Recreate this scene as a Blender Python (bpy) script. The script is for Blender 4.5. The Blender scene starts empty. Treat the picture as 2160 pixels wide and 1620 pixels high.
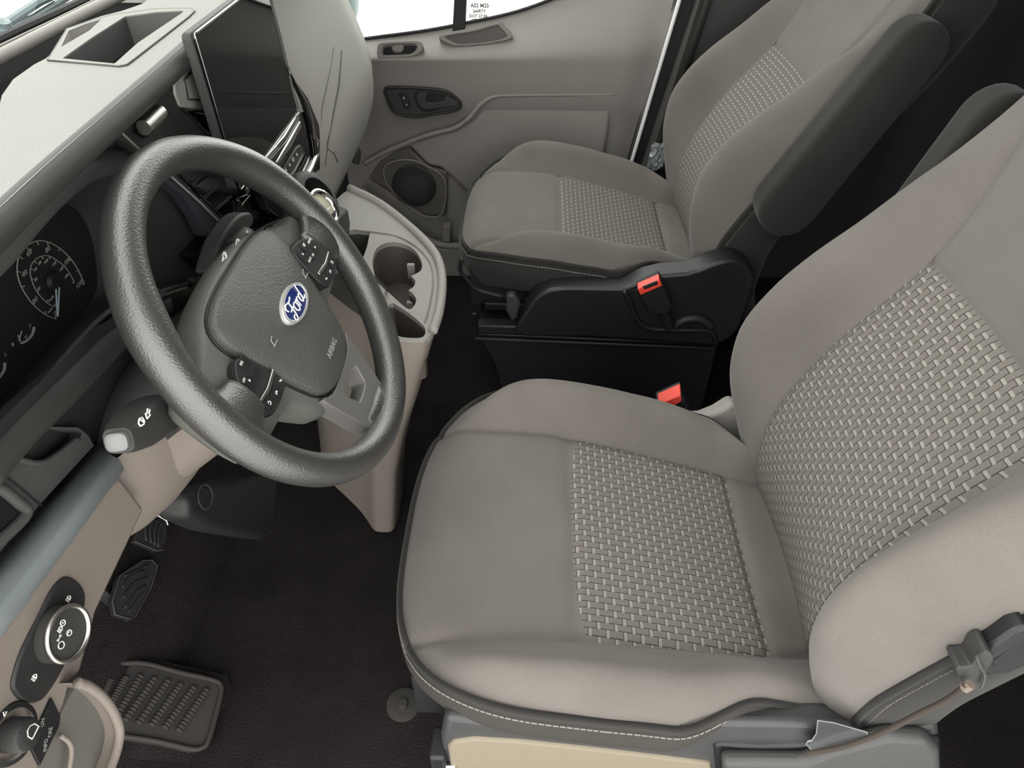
import bpy, bmesh, math, random
from mathutils import Vector as V, Matrix
random.seed(7)
S = bpy.context.scene
COL = S.collection
# ---------------------------------------------------------------- camera
F, CX, CY, CAMZ = 1498.0, 1080.0, 810.0, 1.25
_Y = V((65., -1320., F)).normalized()
_X = V((1., .02, -(_Y[0]+.02*_Y[1])/_Y[2])).normalized()
_Z = _X.cross(_Y)
R3 = Matrix((_X, _Y, _Z))
CAMP = V((0, 0, CAMZ))
cd = bpy.data.cameras.new('camera'); cam = bpy.data.objects.new('camera', cd); COL.objects.link(cam)
M = Matrix((( _X[0], -_X[1], -_X[2]), (_Y[0], -_Y[1], -_Y[2]), (_Z[0], -_Z[1], -_Z[2]))).to_4x4()
M.translation = CAMP
cam.matrix_world = M
cd.sensor_fit = 'HORIZONTAL'; cd.sensor_width = 36; cd.lens = F/2160*36
cd.clip_start = .02; cd.clip_end = 200
S.camera = cam
# ---------------------------------------------------------------- light
w = bpy.data.worlds.new('world'); S.world = w; w.use_nodes = True
w.node_tree.nodes['Background'].inputs[0].default_value = (1, .985, .955, 1)
w.node_tree.nodes['Background'].inputs[1].default_value = 1.35
S.view_settings.view_transform = 'Standard'; S.view_settings.look = 'None'
S.view_settings.gamma = 1; S.view_settings.use_curve_mapping = False
S.view_settings.exposure = 1.55
S.cycles.max_bounces = 8; S.cycles.diffuse_bounces = 4; S.cycles.glossy_bounces = 4
S.cycles.transparent_max_bounces = 8; S.cycles.caustics_reflective = False; S.cycles.caustics_refractive = False
S.cycles.use_denoising = True

def at(px, py, **k):
    d = R3 @ V((px-CX, py-CY, F))
    (ax, v), = k.items(); i = 'XYZ'.index(ax)
    return CAMP + d*((v-CAMP[i])/d[i])

# ---------------------------------------------------------------- materials
MATS = {}
def mat(name, col, rough=.6, metal=0, bump=0, scale=400, spec=.5, kind='noise', var=0, coat=0, dist=.001, sheen=0, coatr=.05):
    if name in MATS: return MATS[name]
    m = bpy.data.materials.new(name); m.use_nodes = True
    nt = m.node_tree; b = nt.nodes['Principled BSDF']
    b.inputs['Base Color'].default_value = (*col, 1); b.inputs['Roughness'].default_value = rough
    b.inputs['Metallic'].default_value = metal; b.inputs['Specular IOR Level'].default_value = spec
    b.inputs['Coat Weight'].default_value = coat; b.inputs['Coat Roughness'].default_value = coatr
    if sheen: b.inputs['Sheen Weight'].default_value = sheen; b.inputs['Sheen Roughness'].default_value = .5
    tc = nt.nodes.new('ShaderNodeTexCoord')
    def N(t, **kw):
        n = nt.nodes.new(t)
        for a, v in kw.items(): setattr(n, a, v)
        return n
    if bump:
        if kind == 'noise':
            t = N('ShaderNodeTexNoise'); t.inputs['Scale'].default_value = scale; t.inputs['Detail'].default_value = 2; out = t.outputs[0]
        else:
            t = N('ShaderNodeTexVoronoi'); t.inputs['Scale'].default_value = scale; out = t.outputs['Distance']
        nt.links.new(tc.outputs['Object'], t.inputs['Vector'])
        bp = N('ShaderNodeBump'); bp.inputs['Strength'].default_value = bump; bp.inputs['Distance'].default_value = dist
        nt.links.new(out, bp.inputs['Height']); nt.links.new(bp.outputs[0], b.inputs['Normal'])
        if coat: nt.links.new(bp.outputs[0], b.inputs['Coat Normal'])
    if var:
        t = N('ShaderNodeTexNoise'); t.inputs['Scale'].default_value = scale*.8 if bump else scale; t.inputs['Detail'].default_value = 4
        nt.links.new(tc.outputs['Object'], t.inputs['Vector'])
        t2 = N('ShaderNodeTexNoise'); t2.inputs['Scale'].default_value = 7; t2.inputs['Detail'].default_value = 3
        nt.links.new(tc.outputs['Object'], t2.inputs['Vector'])
        ad = N('ShaderNodeMath', operation='ADD'); nt.links.new(t.outputs[0], ad.inputs[0]); nt.links.new(t2.outputs[0], ad.inputs[1])
        mr = N('ShaderNodeMapRange'); mr.inputs[1].default_value = .6; mr.inputs[2].default_value = 1.4
        mr.inputs[3].default_value = 1-var; mr.inputs[4].default_value = 1+var
        nt.links.new(ad.outputs[0], mr.inputs[0])
        mx = N('ShaderNodeVectorMath', operation='SCALE'); mx.inputs[0].default_value = col
        nt.links.new(mr.outputs[0], mx.inputs['Scale']); nt.links.new(mx.outputs[0], b.inputs['Base Color'])
    MATS[name] = m
    return m

G_FAB = (.136, .1235, .1125)
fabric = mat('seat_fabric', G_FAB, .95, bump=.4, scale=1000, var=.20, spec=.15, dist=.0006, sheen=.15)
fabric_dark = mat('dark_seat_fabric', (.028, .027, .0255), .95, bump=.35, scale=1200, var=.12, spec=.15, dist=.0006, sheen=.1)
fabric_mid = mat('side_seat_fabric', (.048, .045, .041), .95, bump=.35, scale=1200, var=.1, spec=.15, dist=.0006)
carpet = mat('black_carpet', (.022, .019, .019), 1, bump=.9, scale=380, var=.45, spec=.05, dist=.004)
plas = mat('grey_grained_plastic', (.27, .257, .238), .62, bump=.25, scale=700, kind='voronoi', spec=.35, dist=.0006)
plas_door = mat('door_grey_plastic', (.235, .219, .204), .6, bump=.2, scale=600, kind='voronoi', spec=.35, dist=.0006)
plas_warmlit = mat('warm_lit_grey_plastic', (.20, .173, .150), .62, bump=.25, scale=700, kind='voronoi', spec=.35, dist=.0006)  # the same grey plastic, with warm light put into its base colour
pad_top = mat('dash_top_foam', (.25, .251, .232), .75, bump=.4, scale=520, kind='voronoi', spec=.3, dist=.0008, var=.06)
dark = mat('dark_grained_plastic', (.020, .020, .0195), .5, bump=.3, scale=700, kind='voronoi', spec=.4, dist=.0006)
dark2 = mat('charcoal_plastic', (.036, .0355, .034), .55, bump=.25, scale=700, kind='voronoi', spec=.4, dist=.0006)
midp = mat('slate_plastic', (.062, .0615, .06), .55, bump=.2, scale=700, kind='voronoi', spec=.4, dist=.0006)
bluepad = mat('blue_grey_pad', (.17, .195, .20), .6, bump=.2, scale=600, kind='voronoi', spec=.4, dist=.0006)
black = mat('matt_black', (.010, .010, .011), .55, spec=.4)
blackp = mat('black_base_plastic', (.013, .013, .014), .42, bump=.15, scale=500, spec=.45)
gloss = mat('gloss_black', (.006, .006, .007), .06, spec=.5)
screen_m = mat('screen_glass', (.004, .004, .005), .03, spec=.35)
leather = mat('black_wheel_leather', (.030, .0295, .0285), .40, bump=.3, scale=520, kind='voronoi', spec=1.0, dist=.0009, coat=.8, coatr=.38)
hubp = mat('wheel_hub_plastic', (.115, .120, .107), .5, bump=.25, scale=500, kind='voronoi', spec=.4, dist=.0007)
hubd = mat('airbag_cover_plastic', (.074, .0745, .071), .46, bump=.45, scale=420, kind='voronoi', spec=.45, dist=.001)
silver = mat('satin_silver', (.50, .49, .46), .32, metal=1)
spoke_m = mat('pewter_spoke', (.16, .155, .145), .45, metal=.25)
dchrome = mat('dark_chrome', (.30, .30, .30), .12, metal=1)
chrome = mat('chrome', (.75, .76, .74), .08, metal=1)
red = mat('buckle_red', (.75, .065, .04), .4)
white_ink = mat('white_ink', (.75, .75, .72), .6)
grey_ink = mat('grey_ink', (.28, .28, .27), .6)
needle_m = mat('needle_ink', (.35, .45, .5), .5)
blue = mat('emblem_blue', (.008, .022, .13), .2, coat=.6)
gapm = mat('gap_black', (.010, .010, .010), 1, spec=.03)
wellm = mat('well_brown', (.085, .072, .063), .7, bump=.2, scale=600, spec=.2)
thread = mat('thread', (.30, .285, .26), .9)
rubber = mat('rubber_mat', (.040, .037, .035), .7, bump=.2, scale=300, spec=.3)
pedal_m = mat('pedal_rubber', (.028, .026, .026), .5, spec=.4)
paint = mat('white_body_paint', (.8, .8, .8), .25, coat=.5)
seal_m = mat('rubber_seal', (.05, .048, .045), .55)
pillar_m = mat('pillar_trim', (.028, .026, .025), .7)
film = mat('torn_clear_film', (.07, .075, .078), .12, spec=.9)
cowl_m = mat('cowl_teal', (.14, .19, .20), .4)
concrete = mat('bright_floor', (.7, .7, .68), .8, var=.05, scale=20)
parti = mat('partition_grey', (.055, .055, .066), .7, bump=.1, scale=200)
tape = mat('wrap_film', (.25, .27, .28), .2, spec=.9)

gm = bpy.data.materials.new('clear_glass'); gm.use_nodes = True
nt = gm.node_tree; nt.nodes.clear()
o_ = nt.nodes.new('ShaderNodeOutputMaterial'); mx = nt.nodes.new('ShaderNodeMixShader'); tr = nt.nodes.new('ShaderNodeBsdfTransparent'); gl = nt.nodes.new('ShaderNodeBsdfGlossy')
tr.inputs[0].default_value = (.93, .96, .94, 1); gl.inputs['Roughness'].default_value = .02
fr = nt.nodes.new('ShaderNodeLayerWeight'); fr.inputs[0].default_value = .5
fp_ = nt.nodes.new('ShaderNodeMath'); fp_.operation = 'POWER'; fp_.inputs[1].default_value = 4; nt.links.new(fr.outputs['Facing'], fp_.inputs[0])
fm_ = nt.nodes.new('ShaderNodeMath'); fm_.operation = 'MULTIPLY_ADD'; fm_.inputs[1].default_value = .5; fm_.inputs[2].default_value = .03; nt.links.new(fp_.outputs[0], fm_.inputs[0])
nt.links.new(fm_.outputs[0], mx.inputs[0]); nt.links.new(tr.outputs[0], mx.inputs[1]); nt.links.new(gl.outputs[0], mx.inputs[2]); nt.links.new(mx.outputs[0], o_.inputs[0])

# woven insert: staggered blocks with pale bars at the joints
wm = bpy.data.materials.new('woven_insert_fabric'); wm.use_nodes = True
nt = wm.node_tree; b = nt.nodes['Principled BSDF']; b.inputs['Roughness'].default_value = .9; b.inputs['Specular IOR Level'].default_value = .2
def mth(op, a, c=None, d=None):
    n = nt.nodes.new('ShaderNodeMath'); n.operation = op
    for i, v in enumerate((a, c, d)):
        if v is None: continue
        if isinstance(v, (int, float)): n.inputs[i].default_value = v
        else: nt.links.new(v, n.inputs[i])
    return n.outputs[0]
uvn = nt.nodes.new('ShaderNodeUVMap'); uvn.uv_map = 'UVMap'
sp = nt.nodes.new('ShaderNodeSeparateXYZ'); nt.links.new(uvn.outputs[0], sp.inputs[0])
BL, RH = .0222, .0094
v_ = mth('DIVIDE', sp.outputs[1], RH); row = mth('FLOOR', v_); vf = mth('FRACT', v_)
u_ = mth('ADD', mth('DIVIDE', sp.outputs[0], BL), mth('MULTIPLY', mth('MODULO', row, 2.0), .5)); uf = mth('FRACT', u_)
tick = mth('MULTIPLY', mth('LESS_THAN', uf, .17), 1.0)
stripe = mth('GREATER_THAN', mth('FRACT', mth('MULTIPLY', vf, 6.0)), .3)
tick2 = mth('MULTIPLY', tick, mth('ADD', mth('MULTIPLY', stripe, .45), .55))
line = mth('MAXIMUM', mth('MULTIPLY', mth('LESS_THAN', vf, .12), mth('SUBTRACT', 1.0, tick)), mth('MULTIPLY', mth('GREATER_THAN', uf, .955), 1.0))
nz = nt.nodes.new('ShaderNodeTexNoise'); nz.inputs['Scale'].default_value = 1500; tcn = nt.nodes.new('ShaderNodeTexCoord'); nt.links.new(tcn.outputs['Object'], nz.inputs['Vector'])
cA = nt.nodes.new('ShaderNodeMix'); cA.data_type = 'RGBA'; cA.inputs['A'].default_value = (.128, .116, .104, 1); cA.inputs['B'].default_value = (.182, .167, .151, 1); nt.links.new(nz.outputs[0], cA.inputs['Factor'])
cB = nt.nodes.new('ShaderNodeMix'); cB.data_type = 'RGBA'; nt.links.new(line, cB.inputs['Factor']); nt.links.new(cA.outputs['Result'], cB.inputs['A']); cB.inputs['B'].default_value = (.05, .043, .036, 1)
cC = nt.nodes.new('ShaderNodeMix'); cC.data_type = 'RGBA'; nt.links.new(tick2, cC.inputs['Factor']); nt.links.new(cB.outputs['Result'], cC.inputs['A']); cC.inputs['B'].default_value = (.29, .272, .25, 1)
nt.links.new(cC.outputs['Result'], b.inputs['Base Color'])
ht = mth('SUBTRACT', 1.0, mth('ADD', mth('MULTIPLY', line, .9), mth('MULTIPLY', tick, .35)))
bp = nt.nodes.new('ShaderNodeBump'); bp.inputs['Strength'].default_value = .7; bp.inputs['Distance'].default_value = .0015
nt.links.new(ht, bp.inputs['Height']); nt.links.new(bp.outputs[0], b.inputs['Normal'])
woven = wm

# ---------------------------------------------------------------- builders
ORG = {}
def org(o):
    while o is not None:
        if o.name in ORG: return ORG[o.name]
        o = o.parent
    return V((0, 0, 0))
def thing(name, label, cat, loc=(0, 0, 0), group=None, kind=None, local=False):
    o = bpy.data.objects.new(name, None); COL.objects.link(o); o.location = loc; o.empty_display_size = .05
    if label: o['label'] = label
    if cat: o['category'] = cat
    if group: o['group'] = group
    if kind: o['kind'] = kind
    ORG[o.name] = V((0, 0, 0)) if local else V(loc)
    return o
def tag(o, label=None, cat=None, kind=None, group=None):
    for k, v in (('label', label), ('category', cat), ('kind', kind), ('group', group)):
        if v: o[k] = v
    return o
def mk(name, vs, fs, m, parent=None, uv=None, smooth=40, bevel=0, seg=2, solid=0, sub=0, label=None, kind=None):
    g = org(parent)
    me = bpy.data.meshes.new(name); me.from_pydata([tuple(V(v)-g) for v in vs], [], fs)
    if uv:
        l = me.uv_layers.new(name='UVMap')
        for lp in me.loops: l.data[lp.index].uv = uv[lp.vertex_index]
    bm = bmesh.new(); bm.from_mesh(me); bmesh.ops.remove_doubles(bm, verts=bm.verts, dist=1e-6); bmesh.ops.recalc_face_normals(bm, faces=bm.faces); bm.to_mesh(me); bm.free()
    if smooth:
        me.shade_smooth()
        if smooth < 180: me.set_sharp_from_angle(angle=math.radians(smooth))
    o = bpy.data.objects.new(name, me); COL.objects.link(o); me.materials.append(m)
    if parent is not None: o.parent = parent
    if solid:
        md = o.modifiers.new('s', 'SOLIDIFY'); md.thickness = solid; md.offset = 0
    if bevel:
        md = o.modifiers.new('b', 'BEVEL'); md.width = bevel; md.segments = seg; md.limit_method = 'ANGLE'; md.angle_limit = math.radians(35); md.harden_normals = False
    if sub:
        md = o.modifiers.new('d', 'SUBSURF'); md.levels = sub; md.render_levels = sub
    if label: o['label'] = label
    if kind: o['kind'] = kind
    return o
def grid(name, P, m, parent=None, closed_u=False, closed_v=False, cap=False, uvs=None, **k):
    n, q = len(P), len(P[0]); vs = [p for r in P for p in r]; fs = []
    for i in range(n if closed_u else n-1):
        for j in range(q if closed_v else q-1):
            fs.append((i*q+j, i*q+(j+1) % q, ((i+1) % n)*q+(j+1) % q, ((i+1) % n)*q+j))
    if cap:
        fs.append(tuple(range(q))); fs.append(tuple((n-1)*q+j for j in range(q)))
    uv = [u for r in uvs for u in r] if uvs else None
    return mk(name, vs, fs, m, parent, uv=uv, **k)
def catmull(pts, n=8, closed=False):
    pts = [V(p) for p in pts]; out = []; N = len(pts)
    for i in range(N if closed else N-1):
        if closed: a, b_, c, d = pts[i-1], pts[i], pts[(i+1) % N], pts[(i+2) % N]
        else: a, b_, c, d = pts[max(i-1, 0)], pts[i], pts[i+1], pts[min(i+2, N-1)]
        for s in range(n):
            t = s/n
            out.append(.5*((2*b_)+(-a+c)*t+(2*a-5*b_+4*c-d)*t*t+(-a+3*b_-3*c+d)*t**3))
    if not closed: out.append(pts[-1])
    return out
def tube_pf(pts, r, n=8, closed=False, base=0, sq=None):
    vs, fs = [], []; N = len(pts); pu = None
    for i, p in enumerate(pts):
        t = (pts[(i+1) % N]-pts[i-1]) if (closed or 0 < i < N-1) else (pts[1]-pts[0] if i == 0 else pts[-1]-pts[-2])
        t = V(t).normalized()
        if pu is None:
            pu = t.orthogonal().normalized()
        pu = (pu-t*pu.dot(t)).normalized(); pv = t.cross(pu)
        rr = r[i] if isinstance(r, (list, tuple)) else r
        for j in range(n):
            a = 2*math.pi*j/n; vs.append(p+pu*rr*math.cos(a)+pv*rr*math.sin(a))
    for i in range(N if closed else N-1):
        for j in range(n):
            fs.append((base+i*n+j, base+i*n+(j+1) % n, base+((i+1) % N)*n+(j+1) % n, base+((i+1) % N)*n+j))
    if not closed:
        fs.append(tuple(base+j for j in range(n))); fs.append(tuple(base+(N-1)*n+j for j in range(n)))
    return vs, fs
def tube(name, pts, r, m, parent=None, n=8, closed=False, smoothn=0, **k):
    pts = [V(p) for p in pts]
    if smoothn: pts = catmull(pts, smoothn, closed)
    vs, fs = tube_pf(pts, r, n, closed)
    return mk(name, vs, fs, m, parent, **k)
def tubes(name, lines, r, m, parent=None, n=5, **k):
    vs, fs = [], []
    for l in lines:
        a, b_ = tube_pf([V(p) for p in l], r, n, base=len(vs)); vs += a; fs += b_
    return mk(name, vs, fs, m, parent, **k)
def prism(name, pts, dvec, m, parent=None, bevel=.003, **k):
    """polygon of 3-D points pushed along dvec"""
    n = len(pts); d = V(dvec); vs = [V(p) for p in pts]+[V(p)+d for p in pts]
    fs = [tuple(range(n)), tuple(range(n, 2*n))]+[(i, (i+1) % n, n+(i+1) % n, n+i) for i in range(n)]
    return mk(name, vs, fs, m, parent, bevel=bevel, **k)
def box(name, c, s, m, parent=None, rot=None, bevel=.003, **k):
    vs = []
    for x in (-.5, .5):
        for y in (-.5, .5):
            for z in (-.5, .5):
                p = V((x*s[0], y*s[1], z*s[2]))
                if rot: p = rot @ p
                vs.append(V(c)+p)
    fs = [(0, 1, 3, 2), (4, 5, 7, 6), (0, 1, 5, 4), (2, 3, 7, 6), (0, 2, 6, 4), (1, 3, 7, 5)]
    return mk(name, vs, fs, m, parent, bevel=bevel, **k)
def lathe(name, prof, o, ax, m, parent=None, n=40, **k):
    """prof: (radius, height) along axis ax from o"""
    ax = V(ax).normalized(); u = ax.orthogonal().normalized(); v = ax.cross(u); P = []
    for r, h in prof:
        P.append([V(o)+ax*h+(u*math.cos(2*math.pi*j/n)+v*math.sin(2*math.pi*j/n))*max(r, 1e-5) for j in range(n)])
    return grid(name, P, m, parent, closed_v=True, **k)
def plate(name, outer, holes, dvec, m, parent=None, wall=True, **k):
    """flat polygon with holes; hole walls go down along dvec"""
    bm = bmesh.new(); loops = []
    for lp in [outer]+holes:
        vs = [bm.verts.new(V(p)) for p in lp]; loops.append(vs)
        for i in range(len(vs)): bm.edges.new((vs[i], vs[(i+1) % len(vs)]))
    bmesh.ops.triangle_fill(bm, use_beauty=True, use_dissolve=False, edges=bm.edges[:])
    bm.verts.index_update()
    d = V(dvec)
    for vs in loops:
        lo = [bm.verts.new(v.co+d) for v in vs]
        for i in range(len(vs)): bm.faces.new((vs[i], vs[(i+1) % len(vs)], lo[(i+1) % len(vs)], lo[i]))
    bm.verts.index_update()
    vs = [v.co.copy() for v in bm.verts]; fs = [tuple(v.index for v in f.verts) for f in bm.faces]; bm.free()
    return mk(name, vs, fs, m, parent, **k)
def txt(name, s, size, o, ex, ey, m, parent=None, depth=.0004, align='CENTER', kind=None, bold=0):
    cu = bpy.data.curves.new(name, 'FONT'); cu.body = s; cu.size = size; cu.align_x = align; cu.align_y = 'CENTER'; cu.extrude = depth/2; cu.offset = bold; cu.resolution_u = 2
    tmp = bpy.data.objects.new('tmp', cu); COL.objects.link(tmp)
    dg = bpy.context.evaluated_depsgraph_get(); me = bpy.data.meshes.new_from_object(tmp.evaluated_get(dg)); bpy.data.objects.remove(tmp)
    ex, ey = V(ex).normalized(), V(ey); ey = (ey-ex*ey.dot(ex)).normalized(); ez = ex.cross(ey); g = org(parent)
    for v in me.vertices: v.co = V(o)-g+ex*v.co.x+ey*v.co.y+ez*v.co.z
    ob = bpy.data.objects.new(name, me); COL.objects.link(ob); me.materials.clear(); me.materials.append(m)
    if parent is not None: ob.parent = parent
    return ob
def interp(tab, x):
    if x <= tab[0][0]: return tab[0][1]
    for i in range(len(tab)-1):
        if x <= tab[i+1][0]:
            # smooth (hermite with finite-difference tangents)
            x0, y0 = tab[i]; x1, y1 = tab[i+1]; h = x1-x0; t = (x-x0)/h
            m0 = (y1-tab[i-1][1])/(x1-tab[i-1][0]) if i > 0 else (y1-y0)/h
            m1 = (tab[i+2][1]-y0)/(tab[i+2][0]-x0) if i+2 < len(tab) else (y1-y0)/h
            return (2*t**3-3*t*t+1)*y0+(t**3-2*t*t+t)*h*m0+(-2*t**3+3*t*t)*y1+(t**3-t*t)*h*m1
    return tab[-1][1]
def sm(x): x = max(0, min(1, x)); return x*x*(3-2*x)
def rrect(cx, cy, w, h, r, n=5):
    out = []
    for sx, sy, a0 in ((1, 1, 0), (-1, 1, 90), (-1, -1, 180), (1, -1, 270)):
        for i in range(n+1):
            a = math.radians(a0+90*i/n); out.append((cx+sx*(w/2-r)+r*math.cos(a), cy+sy*(h/2-r)+r*math.sin(a)))
    return out
def px(pts, **k): return [at(a, b_, **k) for a, b_ in pts]
# ---------------------------------------------------------------- structure
def struct(o): o['kind'] = 'structure'; return o
DY, PY = .615, 1.556           # seat centre lines
struct(mk('floor', [(-.62, .02, 0), (1.0, .02, 0), (1.0, 2.0, 0), (-.62, 2.0, 0)], [(0, 1, 2, 3)], carpet))
N = 14
struct(grid('wall_front', [[(-.62-.30*sm(i/N)-.06*max(0, i/N-.6), y, .46*(i/N)**1.25) for i in range(N+1)] for y in (.02, .5, 1, 1.5, 2.0)], carpet))
struct(mk('wall_fire', [(-.93, 0, .45), (-.93, 2, .45), (-.93, 2, .66), (-.93, 0, .66)], [(0, 1, 2, 3)], black)).name = 'wall_bulkhead'
struct(mk('wall_rear', [(.98, -.0, -.1), (.98, 2.1, -.1), (1.06, 2.1, 1.9), (1.06, -.0, 1.9)], [(0, 1, 2, 3)], parti))
struct(box('ceiling', (.5, 1.03, 1.80), (1.35, 2.0, .05), pillar_m))
struct(mk('wall_left', [(.72, .02, -.1), (1.0, .02, -.1), (1.08, .10, 1.8), (.80, .10, 1.8)], [(0, 1, 2, 3)], pillar_m))
struct(box('wall_sill', (.05, .03, -.12), (1.5, .05, .24), black)).name = 'trim_1'
struct(mk('ground', [(-30, -30, -.75), (30, -30, -.75), (30, 30, -.75), (-30, 30, -.75)], [(0, 1, 2, 3)], concrete))

# ---------------------------------------------------------------- seats
T = .268
Z0 = [(-.17, .432), (-.15, .445), (-.10, .455), (0, .456), (.06, .450), (.20, .420), (.315, .390), (.37, .376)]
AB = [(-.17, .022), (-.12, .036), (-.05, .050), (.05, .056), (.15, .056), (.25, .045), (.37, .030)]
TS = [(-.17, .180), (.06, .172), (.315, .153), (.37, .146)]
def wid(x, far=False): return T-.034*sm((x-.17)/.11)-(.048*sm((x-.285)/.07) if far else 0)
def xf(t): return -.169+.25*(1-max(0, 1-min(1, abs(t)/T)**3)**(1/3))
XB = .39; XI0, XI1 = .062, .314
def bol(v):
    return sm(v/.62) if v < .62 else 1-.93*((v-.62)/.38)**2
def cushion_pt(c, s):
    """c in [-2,2]: |c|<=1 middle, beyond = bolster; s 0 front .. 1 rear"""
    x = -.1+.45*s
    for _ in range(6):
        ts, W = interp(TS, x), wid(x, c > 0)
        t = c*ts if abs(c) <= 1 else math.copysign(ts+(abs(c)-1)*(W-ts), c)
        f = xf(t) if abs(c) < 1.999 else xf(T)
        x = f+(XB-f)*s
    z = interp(Z0, x)
    d = x-f
    f0 = math.exp(-(d/.022)**2); front = f0*(1-sm((abs(t)/T-.72)/.26))
    if abs(c) <= 1:
        z += -.004*(1-c*c)
        if True:
            for xs in (XI0, XI1): z -= .005*math.exp(-((x-xs)/.007)**2)
    else:
        z += interp(AB, x)*bol(abs(c)-1)*(1-.9*math.exp(-(d/.045)**2))+.030*sm((x-.16)/.10)*(abs(c)-1)**2
    z -= .006*math.exp(-(((abs(t)-interp(TS, x)))/.007)**2)
    z -= .012*front
    if abs(c) > 1.6: z += .004*(abs(c)-1.6)/.4
    return V((x, t, z))
def lin(a, b, n): return [a+(b-a)*i/n for i in range(n+1)]
def sset(): # row parameters, denser at front and near the cross seams
    s1 = (XI0+.169)/(XB+.169); s2 = (XI1+.169)/(XB+.169)
    a = [s1*(1-(1-i/26)**1.6) for i in range(27)]
    a = sorted(set([round(q, 5) for q in [s1*((i/30)**1.5) for i in range(31)]]))
    def ease(p, q, n): return [p+(q-p)*(.5-.5*math.cos(math.pi*i/n)) for i in range(n+1)]
    front = sorted(set(a[:-6]+ease(a[-6], s1, 8)))
    return front, ease(s1, s2, 34), ease(s2, 1, 12)
SF, SI, SR = sset()
def ease(p, q, n): return [p+(q-p)*(.5-.5*math.cos(math.pi*i/n)) for i in range(n+1)]
def build_cushion(root, skirt_m):
    P = lambda c, s: cushion_pt(c, s)
    cm = ease(-1, 1, 30)
    grid('front_panel', [[P(c, s) for c in cm] for s in SF], fabric, root, smooth=180)
    pts = [[P(c, s) for c in cm] for s in SI]
    grid('woven_seat_insert', pts, woven, root, smooth=180, uvs=[[(p.x, p.y+1.0) for p in r] for r in pts])
    grid('rear_strip', [[P(c, s) for c in cm] for s in SR], fabric, root, smooth=180)
    allS = sorted(set(SF+SI+SR))
    for sg in (-1, 1):
        grid('seat_bolster', [[P(sg*c, s) for c in ease(1, 2, 30)] for s in allS], fabric, root, smooth=180)
    # edge loop: rear near -> front -> rear far
    loop = [P(-2, s) for s in reversed(allS)]+[P(c, 0) for c in ease(-2, -1, 40)[1:]+lin(-1, 1, 30)[1:-1]+ease(1, 2, 40)[:-1]]+[P(2, s) for s in allS]
    # outward normals in plan
    n = len(loop); nr = []
    for i in range(n):
        t = loop[min(i+1, n-1)]-loop[max(i-1, 0)]; q = V((t.y, -t.x, 0))
        q = V((-t.y, t.x, 0)) if q.dot(loop[i]-V((.12, 0, 0))) < 0 else q
        nr.append(q.normalized() if q.length > 1e-6 else V((-1, 0, 0)))
    R = []
    for k in range(9):
        v = k/8; row = []
        for p, q in zip(loop, nr):
            hgt = .088-.066*sm((p.x-.15)/.11)
            off = .010*math.sin(math.pi*min(1, v*1.1))-.012*v*v
            row.append(p+q*off+V((0, 0, -hgt*v-.002)))
        R.append(row)
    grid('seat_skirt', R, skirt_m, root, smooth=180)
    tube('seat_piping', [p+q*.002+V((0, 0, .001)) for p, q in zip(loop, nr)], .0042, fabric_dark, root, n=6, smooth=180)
    # stitches
    L = [p+q*.0068+V((0, 0, -.012)) for p, q in zip(loop, nr)]; segs = []; acc = 0; last = L[0]; seg = []
    for p in L:
        pass
    dense = []
    for i in range(len(L)-1):
        m_ = max(1, int((L[i+1]-L[i]).length/.0015))
        dense += [L[i].lerp(L[i+1], j/m_) for j in range(m_)]
    i = 0; d_ = 0; cur = [dense[0]]
    for a, b_ in zip(dense, dense[1:]):
        d_ += (b_-a).length; cur.append(b_)
        if d_ > .0040: segs.append([cur[0], cur[-1]]); cur = [b_]; d_ = -.0026
        elif d_ < 0: cur = [b_]
    tubes('seat_stitching', segs, .00075, thread, root, n=4, kind='stuff')
    mk('seat_pan', [(-.14, -.2, .40), (.36, -.2, .37), (.36, .2, .37), (-.14, .2, .40), (-.14, -.2, .30), (.36, -.2, .30), (.36, .2, .30), (-.14, .2, .30)],
       [(0, 1, 2, 3), (4, 5, 6, 7), (0, 1, 5, 4), (1, 2, 6, 5), (2, 3, 7, 6), (3, 0, 4, 7)], black, root)

XS = [(.28, .41), (.33, .385), (.36, .372), (.39, .360), (.44, .350), (.50, .349), (.56, .361), (.63, .388), (.69, .420), (.776, .474), (.87, .516), (.95, .545), (1.06, .58), (1.12, .62)]
XC = [(.28, .410), (.36, .368), (.44, .336), (.53, .307), (.587, .300), (.64, .305), (.70, .333), (.75, .371), (.80, .419), (.85, .463), (.89, .503), (.953, .55), (1.06, .592), (1.12, .63)]
XP = [(.28, .415), (.36, .380), (.435, .369), (.50, .368), (.544, .380), (.60, .402), (.65, .424), (.69, .442), (.78, .49), (.87, .535), (.95, .57), (1.06, .62), (1.12, .65)]
WB = [(.28, .215), (.36, .235), (.44, .252), (.55, .262), (.75, .264), (.90, .255), (1.0, .235), (1.08, .20), (1.12, .17)]
TB = [(.28, .150), (.44, .153), (.76, .152), (.84, .158), (.95, .180), (1.06, .165), (1.12, .14)]
def back_pt(c, z):
    ts, W = interp(TB, z), interp(WB, z); xs, xc, xp = interp(XS, z), interp(XC, z), interp(XP, z)
    if abs(c) <= 1:
        x = xs+.010*(1-c*c); t = c*ts
        x += .005*math.exp(-((z-.787)/.006)**2)
    else:
        v = abs(c)-1; t = math.copysign(ts+v*(W-ts), c)
        x = xs+(xc-xs)*sm(v/.6) if v < .6 else xc+(xp-xc)*((v-.6)/.4)**2
    x += .006*math.exp(-((abs(t)-ts)/.007)**2)
    return V((x, t, z))
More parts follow.
